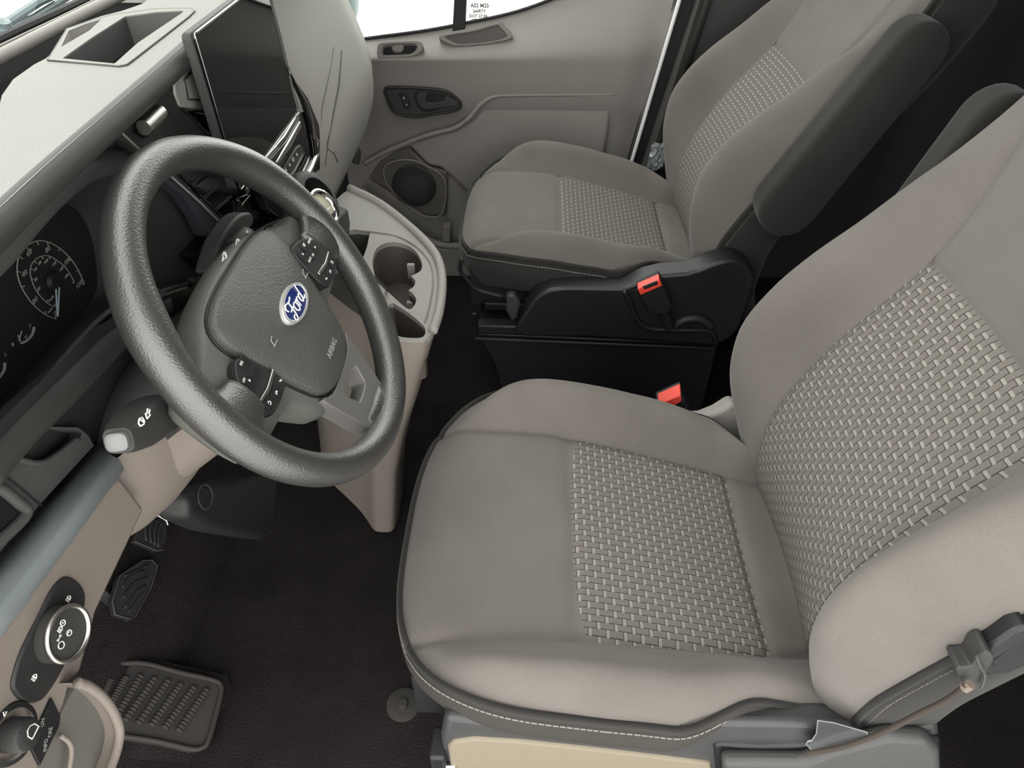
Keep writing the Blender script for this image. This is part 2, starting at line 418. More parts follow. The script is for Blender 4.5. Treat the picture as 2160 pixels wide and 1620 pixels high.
def build_back(root, rec):
    pv = V((.37, 0, .40)); Rm = Matrix.Rotation(rec, 3, 'Y')
    fx = lambda p: pv+Rm @ (V(p)-pv)
    ZI = ease(.30, .787, 44); ZH = ease(.787, 1.12, 26); ZA = ZI+ZH[1:]
    cm = ease(-1, 1, 30)
    raw = [[back_pt(c, z) for c in cm] for z in ZI]
    arc = [0]
    for i in range(1, len(raw)): arc.append(arc[-1]+(raw[i][15]-raw[i-1][15]).length)
    grid('woven_back_insert', [[fx(p) for p in r] for r in raw], woven, root, smooth=180, uvs=[[(arc[i], p.y+1.0) for p in r] for i, r in enumerate(raw)])
    grid('upper_back_panel', [[fx(back_pt(c, z)) for c in cm] for z in ZH], fabric, root, smooth=180)
    for sg in (-1, 1):
        grid('back_bolster', [[fx(back_pt(sg*c, z)) for c in ease(1, 2, 24)] for z in ZA], fabric, root, smooth=180)
        rows = []
        for z in ZA:
            p = back_pt(sg*2, z); th = .13-.05*sm((z-.95)/.17)
            rows.append([fx(p+V((dx*th, sg*dt, dz))) for dx, dt, dz in ((0, 0, 0), (.05, .004, 0), (.15, .008, 0), (.4, .010, 0), (.7, .004, 0), (.9, -.012, 0), (1, -.045, 0))])
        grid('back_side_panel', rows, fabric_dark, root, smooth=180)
        ed = [fx(back_pt(sg*2, z)+V((.004, sg*.003, 0))) for z in ZA]
        tube('back_piping', ed, .0045, fabric_dark, root, n=6, smooth=180)
        L = [fx(back_pt(sg*2, z)+V((.016, sg*.0062, 0))) for z in lin(.33, 1.1, 520)]
        segs = [(L[i], L[i+3]) for i in range(0, len(L)-4, 4)]
        tubes('back_stitching', segs, .0009, thread, root, n=4, kind='stuff')
    rows = []
    for z in ZA:
        th = .13-.05*sm((z-.95)/.17); W = interp(WB, z)-.045; xp = interp(XP, z)+th
        rows.append([fx((xp+.012*(1-(a*a)), a*W, z)) for a in lin(-1, 1, 8)])
    grid('back_shell', rows, black, root, smooth=180)
    top = [fx(back_pt(c, 1.12)) for c in lin(-2, 2, 20)]; bk = [fx((interp(XP, 1.12)+.08+.012*(1-a*a), (interp(WB, 1.12)-.045)*a, 1.12)) for a in lin(-1, 1, 20)]
    grid('back_top', [top, [p.lerp(q, .5)+V((0, 0, .012)) for p, q in zip(top, bk)], bk], fabric, root, smooth=180)
    # head restraint on two posts
    hp = []
    for i in range(11):
        a = -math.pi/2+math.pi*i/10; r = max(.02, math.cos(a)**.45)
        hp.append([fx((.655+.05*r*math.cos(b), .13*r*math.sin(b), 1.27+.10*math.sin(a))) for b in lin(0, 2*math.pi, 24)[:-1]])
    hr = grid('head_restraint', hp, fabric, root, closed_v=True, cap=True, smooth=180)
    for t in (-.06, .06): tube('post', [fx((.65, t, 1.10)), fx((.65, t, 1.20))], .006, chrome, hr)
    return fx
def armrest(root, fx, p0, p1, yc, th, r0, r1, name='armrest'):
    """padded arm folded up beside the backrest, p0 pivot -> p1 tip in x,z"""
    a, b_ = V((p0[0], 0, p0[1])), V((p1[0], 0, p1[1])); d = (b_-a).normalized(); u = V((-d.z, 0, d.x))
    out = []
    for i in range(13):
        g = math.pi/2+math.pi*i/12; out.append(a+(u*math.sin(g)+d*math.cos(g))*r0)
    for i in range(13):
        g = -math.pi/2+math.pi*i/12; out.append(b_+(u*math.sin(g)+d*math.cos(g))*r1)
    c = (a+b_)/2; rows = []
    for v in lin(-1, 1, 10):
        ins = 1-(abs(v)**9)*.14
        rows.append([V((0, yc+v*th/2, 0))+a.lerp(b_, max(0, min(1, (p-a).dot(d)/(b_-a).length)))+(p-a.lerp(b_, max(0, min(1, (p-a).dot(d)/(b_-a).length))))*ins for p in out])
    return grid(name, rows, fabric_dark, root, closed_v=True, cap=True, smooth=60)

# driver seat (near)
ds = thing('driver_seat', 'nearest grey cloth seat with woven insert, tan panel and cord at its near side', 'car seat', (0, DY, 0), local=True, group='front bucket seats')
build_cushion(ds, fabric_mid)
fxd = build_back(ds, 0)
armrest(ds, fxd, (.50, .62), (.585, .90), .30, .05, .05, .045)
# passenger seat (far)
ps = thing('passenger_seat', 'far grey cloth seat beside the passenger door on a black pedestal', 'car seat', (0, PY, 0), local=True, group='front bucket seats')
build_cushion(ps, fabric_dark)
fxp = build_back(ps, math.radians(6.5))
armrest(ps, fxp, (.478, .615), (.615, .895), -.30, .065, .056, .045)
ORG[ds.name] = V((0, DY, 0)); ORG[ps.name] = V((0, PY, 0))
# ---------------------------------------------------------------- passenger door
DYP = 1.95
door = thing('door_1', 'grey passenger door with pull handle, speaker and white-lit window', None, (-.1, 1.98, 0), kind='structure')
# window line (lower edge of the glass) and belt line, both as x -> z
WL = [(-.60, .668), (-.44, .690), (-.30, .708), (-.192, .727), (-.05, .757), (.076, .801), (.16, .838), (.25, .885), (.36, .95)]
rows = []
xs = lin(-.56, .322, 60)
def edge_x(z): return .272+(z-.369)*.170       # rear edge of the door
for i, x in enumerate(xs):
    r = []; zt = interp(WL, x)
    for v in lin(0, 1, 26):
        # v 0 window line -> ledge -> belt -> lower panel at floor
        if v < .5:
            q = v/.5; z = zt+(.652-zt)*q
            y = 2.03-.085*sm(q*1.02)**.9
            if q > .85: y = y+.004*(q-.85)/.15
        else:
            q = (v-.5)/.5; z = .652-.57*q
            y = 1.949+.010*sm(q*8)+.030*sm((q-.15)/.2)+.01*q
        xx = x+(max(0, (x-.20))/.122)*(edge_x(z)+.010-.322)
        y += .03*sm((x-.23)/.09)*(1 if v >= .5 else 2*v)*.6
        r.append((xx, y, z))
    rows.append(r)
grid('door_panel', rows, plas_door, door, smooth=50)
# glass, quarter bar, frame strips
gz = [(x, 2.035, interp(WL, x)-.01) for x in lin(-.75, .40, 20)]
prism('window_glass', gz+[(.40, 1.93, 1.55), (-.25, 1.93, 1.55), (-.75, 2.0, .95)], (0, .004, 0), gm, door, bevel=0, smooth=0)
pb = px([(957, 0), (983, 0), (980, 66), (953, 71)], Y=2.02)
tp = [pb[0]+(pb[0]-pb[3])*5, pb[1]+(pb[1]-pb[2])*5]
prism('window_bar', [tp[0], tp[1], pb[2]-V((0, 0, .01)), pb[3]-V((0, 0, .01))], (0, .03, 0), black, door, bevel=.002)
tube('window_seal', [(x, 2.026, interp(WL, x)) for x in lin(-.56, .36, 40)], .0045, black, door, n=6)
prism('mirror_sail', [(-.78, 2.0, .60), (-.52, 2.02, .66), (-.50, 2.02, .695), (-.78, 2.02, .78)], (0, .02, 0), plas_door, door)
# glass markings
for k, (a, b_, s) in enumerate(((1012, 12, .013), (1011, 24, .010), (1009, 34, .010), (1007, 43, .010))):
    txt('glass_marking', ('AS2 M25', 'SAFETY', 'DOT 27 E4', '43R 002')[k], s, at(a, b_, Y=2.03), (1, 0, .0), (0, 0, 1), mat('etched_grey', (.10, .10, .09), .8), door, depth=.0002, bold=.0006)
txt('glass_marking', 'E9', .012, at(752, 80, Y=2.03), (1, 0, 0), (0, 0, 1), mat('etched_grey', (.10, .10, .09)), door, depth=.0002, bold=.0006)
# lower padded insert with its raised outline
ins = [(862, 308), (905, 290), (962, 276), (1000, 252), (1022, 226), (1045, 212), (1080, 209), (1270, 208), (1287, 216), (1290, 232), (1280, 300), (1262, 400), (1000, 420), (930, 355), (902, 350)]
prism('padded_insert', px(ins, Y=1.972), (0, .035, 0), plas_door, door, bevel=.012, seg=4)
o3 = catmull(px([(770, 345), (805, 325), (850, 305), (905, 284), (958, 270), (990, 248), (1012, 222), (1040, 204), (1080, 200), (1180, 199), (1300, 198)], Y=1.966), 6)
tube('insert_ridge', o3, .007, plas_door, door, n=8, smooth=180)
# speaker pocket and grille
spk = [(778, 378), (800, 345), (835, 322), (862, 312), (905, 352), (945, 362), (941, 455), (900, 456), (860, 430), (800, 392)]
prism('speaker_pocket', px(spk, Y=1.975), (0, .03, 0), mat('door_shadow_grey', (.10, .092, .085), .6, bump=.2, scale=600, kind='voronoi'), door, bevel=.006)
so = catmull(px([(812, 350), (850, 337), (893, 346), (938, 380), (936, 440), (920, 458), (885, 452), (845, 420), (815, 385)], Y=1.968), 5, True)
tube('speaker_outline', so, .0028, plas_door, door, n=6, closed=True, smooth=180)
gc = at(873, 393, Y=1.97)
sg_m = mat('speaker_mesh', (.035, .03, .028), .6)
lathe('speaker_grille', [(.001, .006), (.03, .0055), (.055, .004), (.066, 0), (.067, -.006)], gc, (0, -1, 0), sg_m, door, n=40)
rib = []
for k in range(-19, 20):
    z = k*.0033; hw = math.sqrt(max(0, .064**2-z*z))
    rib.append([gc+V((-hw, -.0045, z)), gc+V((hw, -.0045, z))])
tubes('grille_rib', rib, .0009, dark, door, n=4, kind='stuff')
# lower map pocket line, step
tube('pocket_edge', px([(762, 400), (800, 430), (850, 470), (900, 505), (935, 517), (1000, 521)], Y=1.95), .012, plas_door, door, smoothn=5, smooth=180)
prism('map_pocket', px([(760, 405), (800, 436), (850, 476), (900, 512), (935, 524), (1010, 527), (1010, 640), (760, 640)], Y=1.94), (0, .04, 0), plas_door, door, bevel=.008)
prism('pocket_step', px([(934, 478), (950, 476), (949, 512), (932, 510)], Y=1.945), (0, .03, 0), plas_door, door, bevel=.003)
# inner handle in its dark bezel
bez = catmull(px([(812, 190), (830, 184), (900, 187), (940, 193), (962, 208), (973, 224), (958, 234), (920, 240), (880, 246), (850, 243), (832, 236), (820, 215)], Y=1.945), 4, True)
hb = prism('handle_bezel', bez, (0, .03, 0), dark2, door, bevel=.004)
tube('bezel_rim', [p+V((0, -.001, 0)) for p in bez], .0035, dark, hb, n=6, closed=True, smooth=180)
cup = catmull(px([(873, 200), (884, 192), (935, 198), (950, 208), (940, 226), (900, 236), (885, 230), (876, 215)], Y=1.943), 4, True)
prism('finger_recess', cup, (0, .004, 0), black, hb, bevel=.001)
han = catmull(px([(902, 197), (884, 196), (878, 206), (886, 224), (900, 231), (950, 225), (966, 222), (962, 213), (945, 206), (938, 206), (935, 214), (906, 218), (898, 210)], Y=1.936), 4, True)
prism('pull_handle', han, (0, .012, 0), dark2, hb, bevel=.003, seg=3)
ls = px([(841, 199), (855, 197), (867, 226), (853, 229)], Y=1.942)
prism('lock_switch', ls, (0, .01, 0), dark, hb, bevel=.002)
tube('lock_trim', px([(841, 199), (855, 197), (867, 226)], Y=1.941), .0016, chrome, hb, n=6)
for a, b_ in ((852, 207), (858, 221)): txt('lock_symbol', 'ߊ' if 0 else ('8' if b_ < 210 else '6'), .009, at(a, b_, Y=1.9405), (1, 0, 0), (0, 0, 1), white_ink, hb)
# window switch in oval frame on the ledge
sw = lambda pts, d: [p+V((0, 0, d)) for p in px(pts, Y=1.957)]
wo = catmull(sw([(800, 97), (815, 93), (870, 90), (890, 93), (893, 103), (882, 116), (860, 122), (815, 124), (798, 121), (797, 108)], 0), 4, True)
wc = sum(wo, V())/len(wo)
inner = [wc+(p-wc)*.76 for p in wo]
nv = V((0, .75, -.66))
sf = plate('window_switch_bezel', [p-nv*.008 for p in wo], [[p-nv*.008 for p in inner]], nv*.022, plas, door, smooth=35)
prism('switch_well', [p+nv*.006 for p in inner], nv*.004, black, sf, bevel=0)
prism('switch_lever', sw([(829, 100), (848, 97), (853, 108), (848, 117), (833, 118), (826, 112)], .010), nv*.02, plas, sf, bevel=.003)
# storage pocket in the ledge
ro = catmull(sw([(925, 89), (940, 83), (1000, 73), (1055, 58), (1064, 64), (1081, 83), (1072, 92), (1030, 101), (965, 106), (948, 102)], 0), 4, True)
rc = sum(ro, V())/len(ro); off = V((0, .022, 0))
ri = [rc+(p-rc)*.84 for p in ro]
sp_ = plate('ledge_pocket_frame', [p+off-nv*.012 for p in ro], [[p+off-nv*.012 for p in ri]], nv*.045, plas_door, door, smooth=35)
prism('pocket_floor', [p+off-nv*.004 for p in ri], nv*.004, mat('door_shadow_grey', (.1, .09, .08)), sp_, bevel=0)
# rear door edge: white paint strip, black seal
ed = [(edge_x(z), 1.955, z) for z in lin(.08, .372, 8)]+[(edge_x(z), 1.955-.03*max(0, z-.6), z) for z in lin(.40, 1.0, 12)]
tr1 = tube('body_edge', [V(p)+V((.004, .006, 0)) for p in ed], .0055, paint, door, n=8, smooth=180)
struct(mk('trim_3', [q for p in ed for q in (V(p)+V((.003, .012, 0)), V(p)+V((.25, .012, 0)))], [(2*i, 2*i+1, 2*i+3, 2*i+2) for i in range(len(ed)-1)], black))
mk('door_edge_return', [q for p in ed for q in (V(p)+V((-.003, .034, 0)), V(p)+V((.0, .07, 0)))], [(2*i, 2*i+1, 2*i+3, 2*i+2) for i in range(len(ed)-1)], black, door)
# B pillar: rubber seal tube, trim behind it
pil = thing('trim_2', 'charcoal pillar trim with rubber door seal behind the passenger door', None, (.4, 1.95, 0), kind='structure')
tube('rubber_seal', [V(p)+V((.045+.02*i/19, .0, 0)) for i, p in enumerate(ed)], .021, seal_m, pil, n=12, smooth=180)
mk('pillar_panel', [(.30, 1.985, 0), (.55, 1.94, 0), (1.05, 1.99, 0), (1.05, 1.99, 1.8), (.62, 1.86, 1.8), (.50, 1.93, 1.8)], [(0, 1, 4, 5), (1, 2, 3, 4)], pillar_m, pil, bevel=.01)
prism('sill_plate', [(.24, 1.90, .365), (.52, 1.90, .345), (.52, 1.99, .345), (.24, 1.99, .365)], (0, 0, -.36), black, pil)
# right hand body below and ahead of the door
struct(mk('wall_right', [(-.95, 2.02, -.3), (.30, 2.02, -.3), (.30, 2.02, .40), (-.95, 2.02, .70)], [(0, 1, 2, 3)], black))
# seat belt on the pillar with its wrap of clear film
bt = thing('seat_belt', 'black seat belt hanging at the far door pillar, end wrapped in crinkled clear film', 'seat belt', (.33, 1.90, .39))
b0 = px([(1368, 348), (1377, 356), (1400, 300), (1392, 296)], Y=1.89)
prism('webbing', [b0[0], b0[1], b0[2]+V((.05, 0, .35)), b0[3]+V((.05, 0, .35))], (0, .003, 0), fabric_dark, bt, bevel=0)
wr = []
for i in range(9):
    r = []
    for j in range(7):
        a = at(1363+33*j/6+14*(1-i/8)-0, 358-58*(1-i/8) if 0 else 300+58*i/8, Y=1.875)
        r.append(a+V((random.uniform(-.002, .002), random.uniform(-.006, .006), random.uniform(-.002, .002))))
    wr.append(r)
grid('film_wrap', wr, tape, bt, smooth=0, solid=.0015)
# outside mirror and bodywork seen through the glass
mr = thing('side_mirror', 'dark teal door mirror housing outside the passenger window', 'mirror', (-.62, 2.25, .70))
mp = []
for i in range(9):
    a = math.pi*i/8; s_ = math.sin(a)**.6 if 0 < i < 8 else .02
    mp.append([at(690, 5, Y=2.28)+V((.015-.10*math.cos(b_)*s_*.0+.078*math.cos(b_)*s_, .09*math.cos(a), .02+.115*math.sin(b_)*s_)) for b_ in lin(0, 2*math.pi, 24)[:-1]])
grid('mirror_housing', mp, cowl_m, mr, closed_v=True, cap=True, smooth=180)
tube('mirror_arm', [(-.66, 2.22, .64), (-.66, 2.05, .60)], .025, cowl_m, mr)
# ---------------------------------------------------------------- dashboard
dash = thing('dashboard', 'grey van dashboard with pale top pad, open tray and dark instrument hood', 'dashboard', (-.5, .9, .7))
# top pad with an open tray
zt = 1.015
bin_o = px([(101, 129), (142, 63), (236, 34), (330, 21), (402, 20), (411, 25), (398, 38), (285, 126), (268, 139), (252, 142)], Z=zt)
bin_i = px([(133, 126), (195, 82), (265, 37), (330, 28), (384, 25), (389, 27), (292, 93), (243, 137), (230, 136)], Z=zt)
cx = sum(bin_i, V())/len(bin_i)
rec_ = px([(130, 102), (146, 68), (180, 54), (214, 44), (190, 67)], Z=zt)
outl = px([(0, 437), (100, 345), (226, 236), (320, 155), (386, 97)], Z=zt)
outs = px([(460, 33), (550, -45)], Z=zt)
yb = outl[-1].y
front = [V((x, y, zt)) for x, y in ((-.405, 1.30), (-.54, 1.30))]+px([(300, 8), (257, 23), (217, 33), (139, 60), (118, 104), (97, 123), (72, 136), (28, 167), (4, 201), (-4, 235), (-70, 310), (-190, 450)], Z=zt)
outer = px([(-160, 590)], Z=zt)+outl+outs+[V(p) for p in front]
plate('top_pad', outer, [bin_i, rec_], (0, 0, -.012), pad_top, dash, smooth=30)
tb = plate('storage_tray', [p+V((0, 0, .0015)) for p in bin_o], [[p+V((0, 0, .0015)) for p in bin_i], [p+V((0, 0, .0015)) for p in rec_]], (0, 0, -.004), pad_top, dash, smooth=30)
tube('tray_outline', [p+V((0, 0, .001)) for p in bin_o], .0009, midp, dash, n=5, closed=True)
bf = [cx+(p-cx)*.80+V((.0, 0, -.055)) for p in bin_i]
n = len(bin_i)
mk('tray_well', bin_i+bf, [(i, (i+1) % n, n+(i+1) % n, n+i) for i in range(n)]+[tuple(range(n, 2*n))], midp, tb, smooth=20)
nr_ = len(rec_); rc2 = sum(rec_, V())/nr_
mk('tray_recess', rec_+[rc2+(p-rc2)*.7+V((0, 0, -.025)) for p in rec_], [(i, (i+1) % nr_, nr_+(i+1) % nr_, nr_+i) for i in range(nr_)]+[tuple(range(nr_, 2*nr_))], plas, tb, smooth=20)
# rolled edge along the rear of the pad
re_ = [p+V((-.004, 0, -.012)) for p in px([(-160, 590)], Z=zt)+outl+outs]
tube('pad_edge', re_, .0125, dark2, dash, n=12, smoothn=4, smooth=180)
# dark gap, windshield sill strip
mk('defrost_gap', [(-.41, .25, .985), (-.41, 2.0, .985), (-.62, 2.0, .985), (-.62, .25, .985)], [(0, 1, 2, 3)], gapm, dash)
tube('sill_strip', px([(-220, 225), (0, 120), (120, 58), (245, -5), (400, -80)], Z=1.01), .0072, plas, dash, n=12, smoothn=4, smooth=180)
tube('glass_frit', px([(-220, 190), (0, 82), (100, 36), (190, -6), (300, -60)], Z=1.0), .0055, black, dash, n=8, smoothn=3)
tube('sill_seam', px([(-220, 205), (0, 97), (120, 40), (220, -10)], Z=1.01), .0016, plas, dash, n=6, smoothn=3)
# fascia between the pad and the instrument hood
rimpx = [(-90, 613), (-40, 566), (0, 526), (60, 456), (120, 397), (180, 354), (240, 340), (300, 352), (345, 372), (385, 408), (418, 462), (432, 520), (428, 568), (400, 596), (340, 615), (240, 650), (150, 738), (60, 850), (0, 930), (-60, 1010)]
rim = px(rimpx, X=-.420)
tube('hood_lip', catmull(rim[:9], 5), .013, midp, dash, n=12, smooth=180)
tube('hood_side', catmull(rim[8:14], 5), .007, dark2, dash, n=10, smooth=180)
tube('hood_sill', catmull(rim[13:], 5), .003, midp, dash, n=8, smooth=180)
brow = px([(-90, 545), (-40, 500), (0, 462), (60, 409), (120, 355), (180, 301), (229, 259), (262, 285), (300, 320)], X=-.392)
grid('hood_top', [[a, a.lerp(b_, .4)+V((-.012, 0, .004)), a.lerp(b_, .8)+V((-.006, 0, .006)), b_] for a, b_ in zip(brow, rim[:9])], midp, dash, smooth=180)
# right hand fascia next to the screen, seam and dark panel
fas = px([(229, 256), (300, 195), (388, 110), (440, 160), (500, 420), (470, 350), (330, 345), (290, 312)], X=-.383)
prism('fascia_panel', px([(229, 256), (300, 193), (390, 105), (520, 250), (520, 420), (400, 380), (330, 345), (290, 312)], X=-.397), (-.03, 0, 0), dark2, dash, bevel=.003)
tube('fascia_seam', px([(229, 257), (260, 283), (292, 313), (350, 362), (420, 425), (480, 485)], X=-.391), .0012, plas, dash, n=6)
# small chrome thumb wheel recess
kr = thing('vent_thumbwheel', None, None, (0, 0, 0)); bpy.data.objects.remove(kr)
tk = prism('closing_knob_recess', px([(284, 280), (332, 224), (362, 240), (312, 292)], X=-.393), (-.004, 0, 0), gloss, dash, bevel=.002)
tube('closing_knob', px([(303, 270), (338, 236)], X=-.384), .0075, silver, tk, n=14, smooth=60)
tube('knob_trim', px([(336, 250), (352, 240), (318, 285)], X=-.390), .0015, chrome, tk, n=6)
# pale glossy corner beside the display
pg = prism('corner_panel', px([(366, 160), (400, 132), (445, 150), (445, 236), (380, 226), (370, 200)], X=-.395), (-.01, 0, 0), mat('ivory_gloss', (.36, .36, .33), .15, coat=.4), dash, bevel=.003)
prism('corner_inset', px([(390, 168), (405, 150), (440, 165), (440, 213), (398, 209)], X=-.393), (-.004, 0, 0), mat('ivory_gloss', (.36, .36, .33)), pg, bevel=.002)
tube('corner_outline', px([(405, 150), (390, 168), (398, 209), (440, 213)], X=-.3925), .0012, dark2, pg, n=6)
prism('gloss_strip', px([(380, 229), (440, 240), (470, 300), (405, 245)], X=-.394), (-.01, 0, 0), gloss, dash, bevel=.002)
tube('gloss_strip_trim', px([(445, 237), (392, 233), (440, 283)], X=-.392), .0014, chrome, dash, n=6)
# binnacle bowl and cluster
facepx = [(-110, 640), (-60, 590), (-20, 545), (40, 480), (90, 430), (125, 425), (150, 435), (168, 450), (185, 480), (196, 515), (201, 550), (205, 585), (203, 612), (195, 630), (180, 650), (140, 695), (95, 745), (30, 815), (-30, 880), (-90, 945)]
face = px(facepx, X=-.482)
grid('binnacle_wall', [[a, a.lerp(b_, .35)+V((-.006, 0, 0)), a.lerp(b_, .7), b_] for a, b_ in zip(catmull(rim, 3, True), catmull(face, 3, True))], dark2, dash, closed_u=True, smooth=180)
clu = thing('instrument_cluster', 'black instrument cluster with unlit round speedometer and small gauges', 'instrument cluster', (-.49, .55, .87))
prism('cluster_face', [p+V((.0005, 0, 0)) for p in face], (-.02, 0, 0), mat('cluster_black', (.012, .012, .012), .5), clu, bevel=0)
cl = lambda a, b_, d=0: at(a, b_, X=-.4805+d)
def arc(pts): return catmull([cl(*p) for p in pts], 8)
sp1 = [(118, 673), (95, 663), (68, 640), (45, 605), (36, 572), (40, 540), (55, 520), (78, 508), (100, 510), (125, 523), (148, 545), (165, 570), (178, 600)]
tube('speed_scale', arc(sp1), .0006, grey_ink, clu, n=5)
sp2 = [(116, 647), (98, 638), (78, 615), (66, 588), (64, 566), (72, 550), (88, 540), (104, 540), (118, 548), (134, 560), (148, 578), (157, 597)]
tube('inner_scale', arc(sp2), .0005, grey_ink, clu, n=5)
tk_ = []
cen = cl(114, 594)
for f in range(0, 13):
    p = arc(sp1)[f*8 if f < 12 else -1]; tk_.append([p, p+(cen-p)*.10])
    if f < 12:
        p = arc(sp2)[min(f*8, 88)]; tk_.append([p, p+(cen-p)*.12])
tubes('dial_tick', tk_, .0005, grey_ink, clu, n=4, kind='stuff')
ey_ = V((.25, 0, .97))
for s_, p in (('0', (117, 661)), ('20', (74, 634)), ('40', (52, 577)), ('60', (62, 533)), ('80', (101, 526)), ('100', (142, 551)), ('120', (167, 600))):
    txt('speed_figure', s_, .0085, cl(*p, .0006), (0, 1, 0), ey_, grey_ink, clu)
for s_, p in (('20', (82, 609)), ('40', (76, 590)), ('60', (75, 568)), ('80', (84, 555)), ('100', (97, 552)), ('120', (114, 557)), ('140', (129, 568)), ('160', (140, 583)), ('km/h', (108, 630)), ('mph', (106, 654))):
    txt('inner_figure', s_, .005, cl(*p, .0006), (0, 1, 0), ey_, grey_ink, clu)
tubes('speed_needle', [[cl(118, 610, .004), cl(121, 666, .004)], [cl(125, 606, .004), cl(122, 668, .004)]], .0007, needle_m, clu, n=5)
lathe('needle_hub', [(.0001, .004), (.009, .0038), (.011, 0)], cl(114, 594), (1, 0, 0), black, clu, n=24)
tube('fuel_scale', arc([(45, 724), (57, 718), (68, 705), (72, 690)]), .0012, grey_ink, clu, n=5)
tube('temperature_scale', arc([(-5, 800), (8, 782), (10, 765)]), .0012, grey_ink, clu, n=5)
tubes('fuel_needle', [[cl(46, 698), cl(40, 718)], [cl(38, 707), cl(43, 720)]], .0006, grey_ink, clu, n=5)
for s_, p in (('F', (64, 688)), ('E', (55, 712)), ('⛽' if 0 else 'B', (27, 727)), ('L', (12, 748))): txt('gauge_letter', s_, .006, cl(*p, .0006), (0, 1, 0), ey_, grey_ink, clu)
# lower roll below the cluster and dark cavity under it
tube('lower_roll', px([(-60, 1010), (20, 915), (100, 838), (180, 760), (250, 692), (330, 640)], X=-.425), .019, dark2, dash, n=12, smoothn=4, smooth=180)
grid('lower_roll_face', [[at(a, b_, X=-.405), at(a, b_, X=-.43)+V((0, 0, -.04)), at(a, b_, X=-.47)+V((0, 0, -.12))] for a, b_ in ((-80, 960), (0, 888), (100, 790), (200, 690), (300, 640), (420, 600))], dark, dash, smooth=180)
mk('under_dash', [(-.50, .15, .97), (-.50, 1.95, .97), (-.53, 1.95, .64), (-.53, .15, .64)], [(0, 1, 2, 3)], black, dash)
# near end: dark pocket block, cushioned strip, warm-lit grey lower panel
blk = px([(-80, 905), (60, 898), (165, 902), (186, 918), (198, 940), (82, 1066), (-80, 1260)], X=-.43)
pkt = catmull(px([(-60, 908), (60, 904), (150, 906), (172, 912), (160, 930), (110, 962), (85, 975), (60, 972), (20, 955), (-60, 915)], X=-.43), 3, True)
eb = plate('side_pocket', blk, [pkt], (-.05, 0, -.02), midp, dash, smooth=30)
mk('side_pocket_back', [p+V((-.048, 0, -.02)) for p in blk], [tuple(range(len(blk)))], dark, eb)
tube('pocket_lip', catmull(px([(0, 948), (45, 970), (85, 977), (118, 962), (165, 925)], X=-.429), 5), .003, midp, eb, n=8, smooth=180)
tube('pocket_seam', px([(0, 995), (45, 1030), (88, 1067)], X=-.429), .001, black, eb, n=5)
dv = catmull(px([(-40, 1020), (0, 1030), (40, 1062), (55, 1075), (48, 1095), (0, 1140), (-40, 1175)], X=-.427), 4)
tube('side_vent_frame', dv, .005, midp, eb, n=8, smooth=180)
prism('side_vent_recess', px([(-40, 1030), (0, 1040), (38, 1070), (42, 1082), (0, 1128), (-40, 1165)], X=-.428), (-.01, 0, 0), gloss, eb, bevel=.001)
st_t = px([(196, 938), (89, 1066), (0, 1172), (-120, 1320)], X=-.455); st_b = px([(240, 963), (120, 1120), (0, 1276), (-120, 1425)], X=-.405)
rows = []
for a, b_ in zip(st_t, st_b):
    d = (b_-a).normalized(); nrm = V((0, 0, 1))
    rows.append([a+V((-.004, 0, -.012)), a, a.lerp(b_, .5)+V((0, 0, .003)), b_, b_+V((.004, 0, -.004)), b_+V((.004, 0, -.018)), b_+V((-.01, 0, -.024))])
grid('cushioned_strip', rows, bluepad, dash, smooth=180, cap=True)
prism('lower_panel', px([(232, 1018), (252, 1000), (302, 1066), (306, 1076), (205, 1292), (172, 1420), (150, 1445), (120, 1560), (60, 1700), (-200, 1700), (-200, 1590), (0, 1335)], X=-.402), (-.028, 0, 0), plas_warmlit, dash, bevel=.006, seg=3)
# open pocket at the lower end
lip = catmull(px([(163, 1440), (185, 1447), (215, 1470), (240, 1505), (252, 1545), (244, 1590), (225, 1640)], X=-.385), 5)
tube('lower_pocket_lip', lip, .0045, plas_warmlit, dash, n=10, smooth=180)
grid('lower_pocket_wall', [[p, p+V((-.03, 0, -.004)), p+V((-.08, 0, .0))] for p in lip], plas_warmlit, dash, smooth=180)
prism('lower_pocket_face', px([(163, 1440), (185, 1450), (212, 1474), (236, 1510), (246, 1548), (238, 1590), (215, 1660), (60, 1700), (100, 1560)], X=-.40), (-.01, 0, 0), mat('olive_grey_plastic', (.12, .115, .10), .6, bump=.2, scale=600), dash, bevel=0)
inn = catmull(px([(128, 1552), (146, 1566), (151, 1590), (143, 1640)], X=-.392), 5)
tube('inner_pocket_lip', inn, .0022, plas_warmlit, dash, n=8, smooth=180)
# headlight switch
hs = thing('headlight_switch', 'black headlight switch with bright ringed rotary knob on the warm-lit grey lower panel', 'switch', at(110, 1350, X=-.402))
hz = catmull(px([(140, 1217), (165, 1226), (181, 1252), (178, 1290), (165, 1340), (140, 1400), (105, 1460), (80, 1482), (50, 1478), (30, 1455), (32, 1425), (50, 1370), (85, 1300), (112, 1245)], X=-.399), 4, True)
prism('switch_bezel', hz, (-.006, 0, 0), dark, hs, bevel=.002)
kc = at(113, 1337, X=-.399); ax_ = V((.985, -.04, .16)).normalized()
lathe('knob', [(.0235, -.004), (.0235, .008), (.0225, .013), (.020, .0135), (.0001, .0135)], kc, ax_, dark2, hs, n=48, smooth=35)
lathe('knob_ring', [(.0225, .0115), (.0243, .0125), (.0245, .0145), (.0235, .0165), (.0213, .0165), (.0205, .0138)], kc, ax_, silver, hs, n=48, smooth=180)
eu = V((0, 1, 0)); ev = V((-.25, 0, .97))
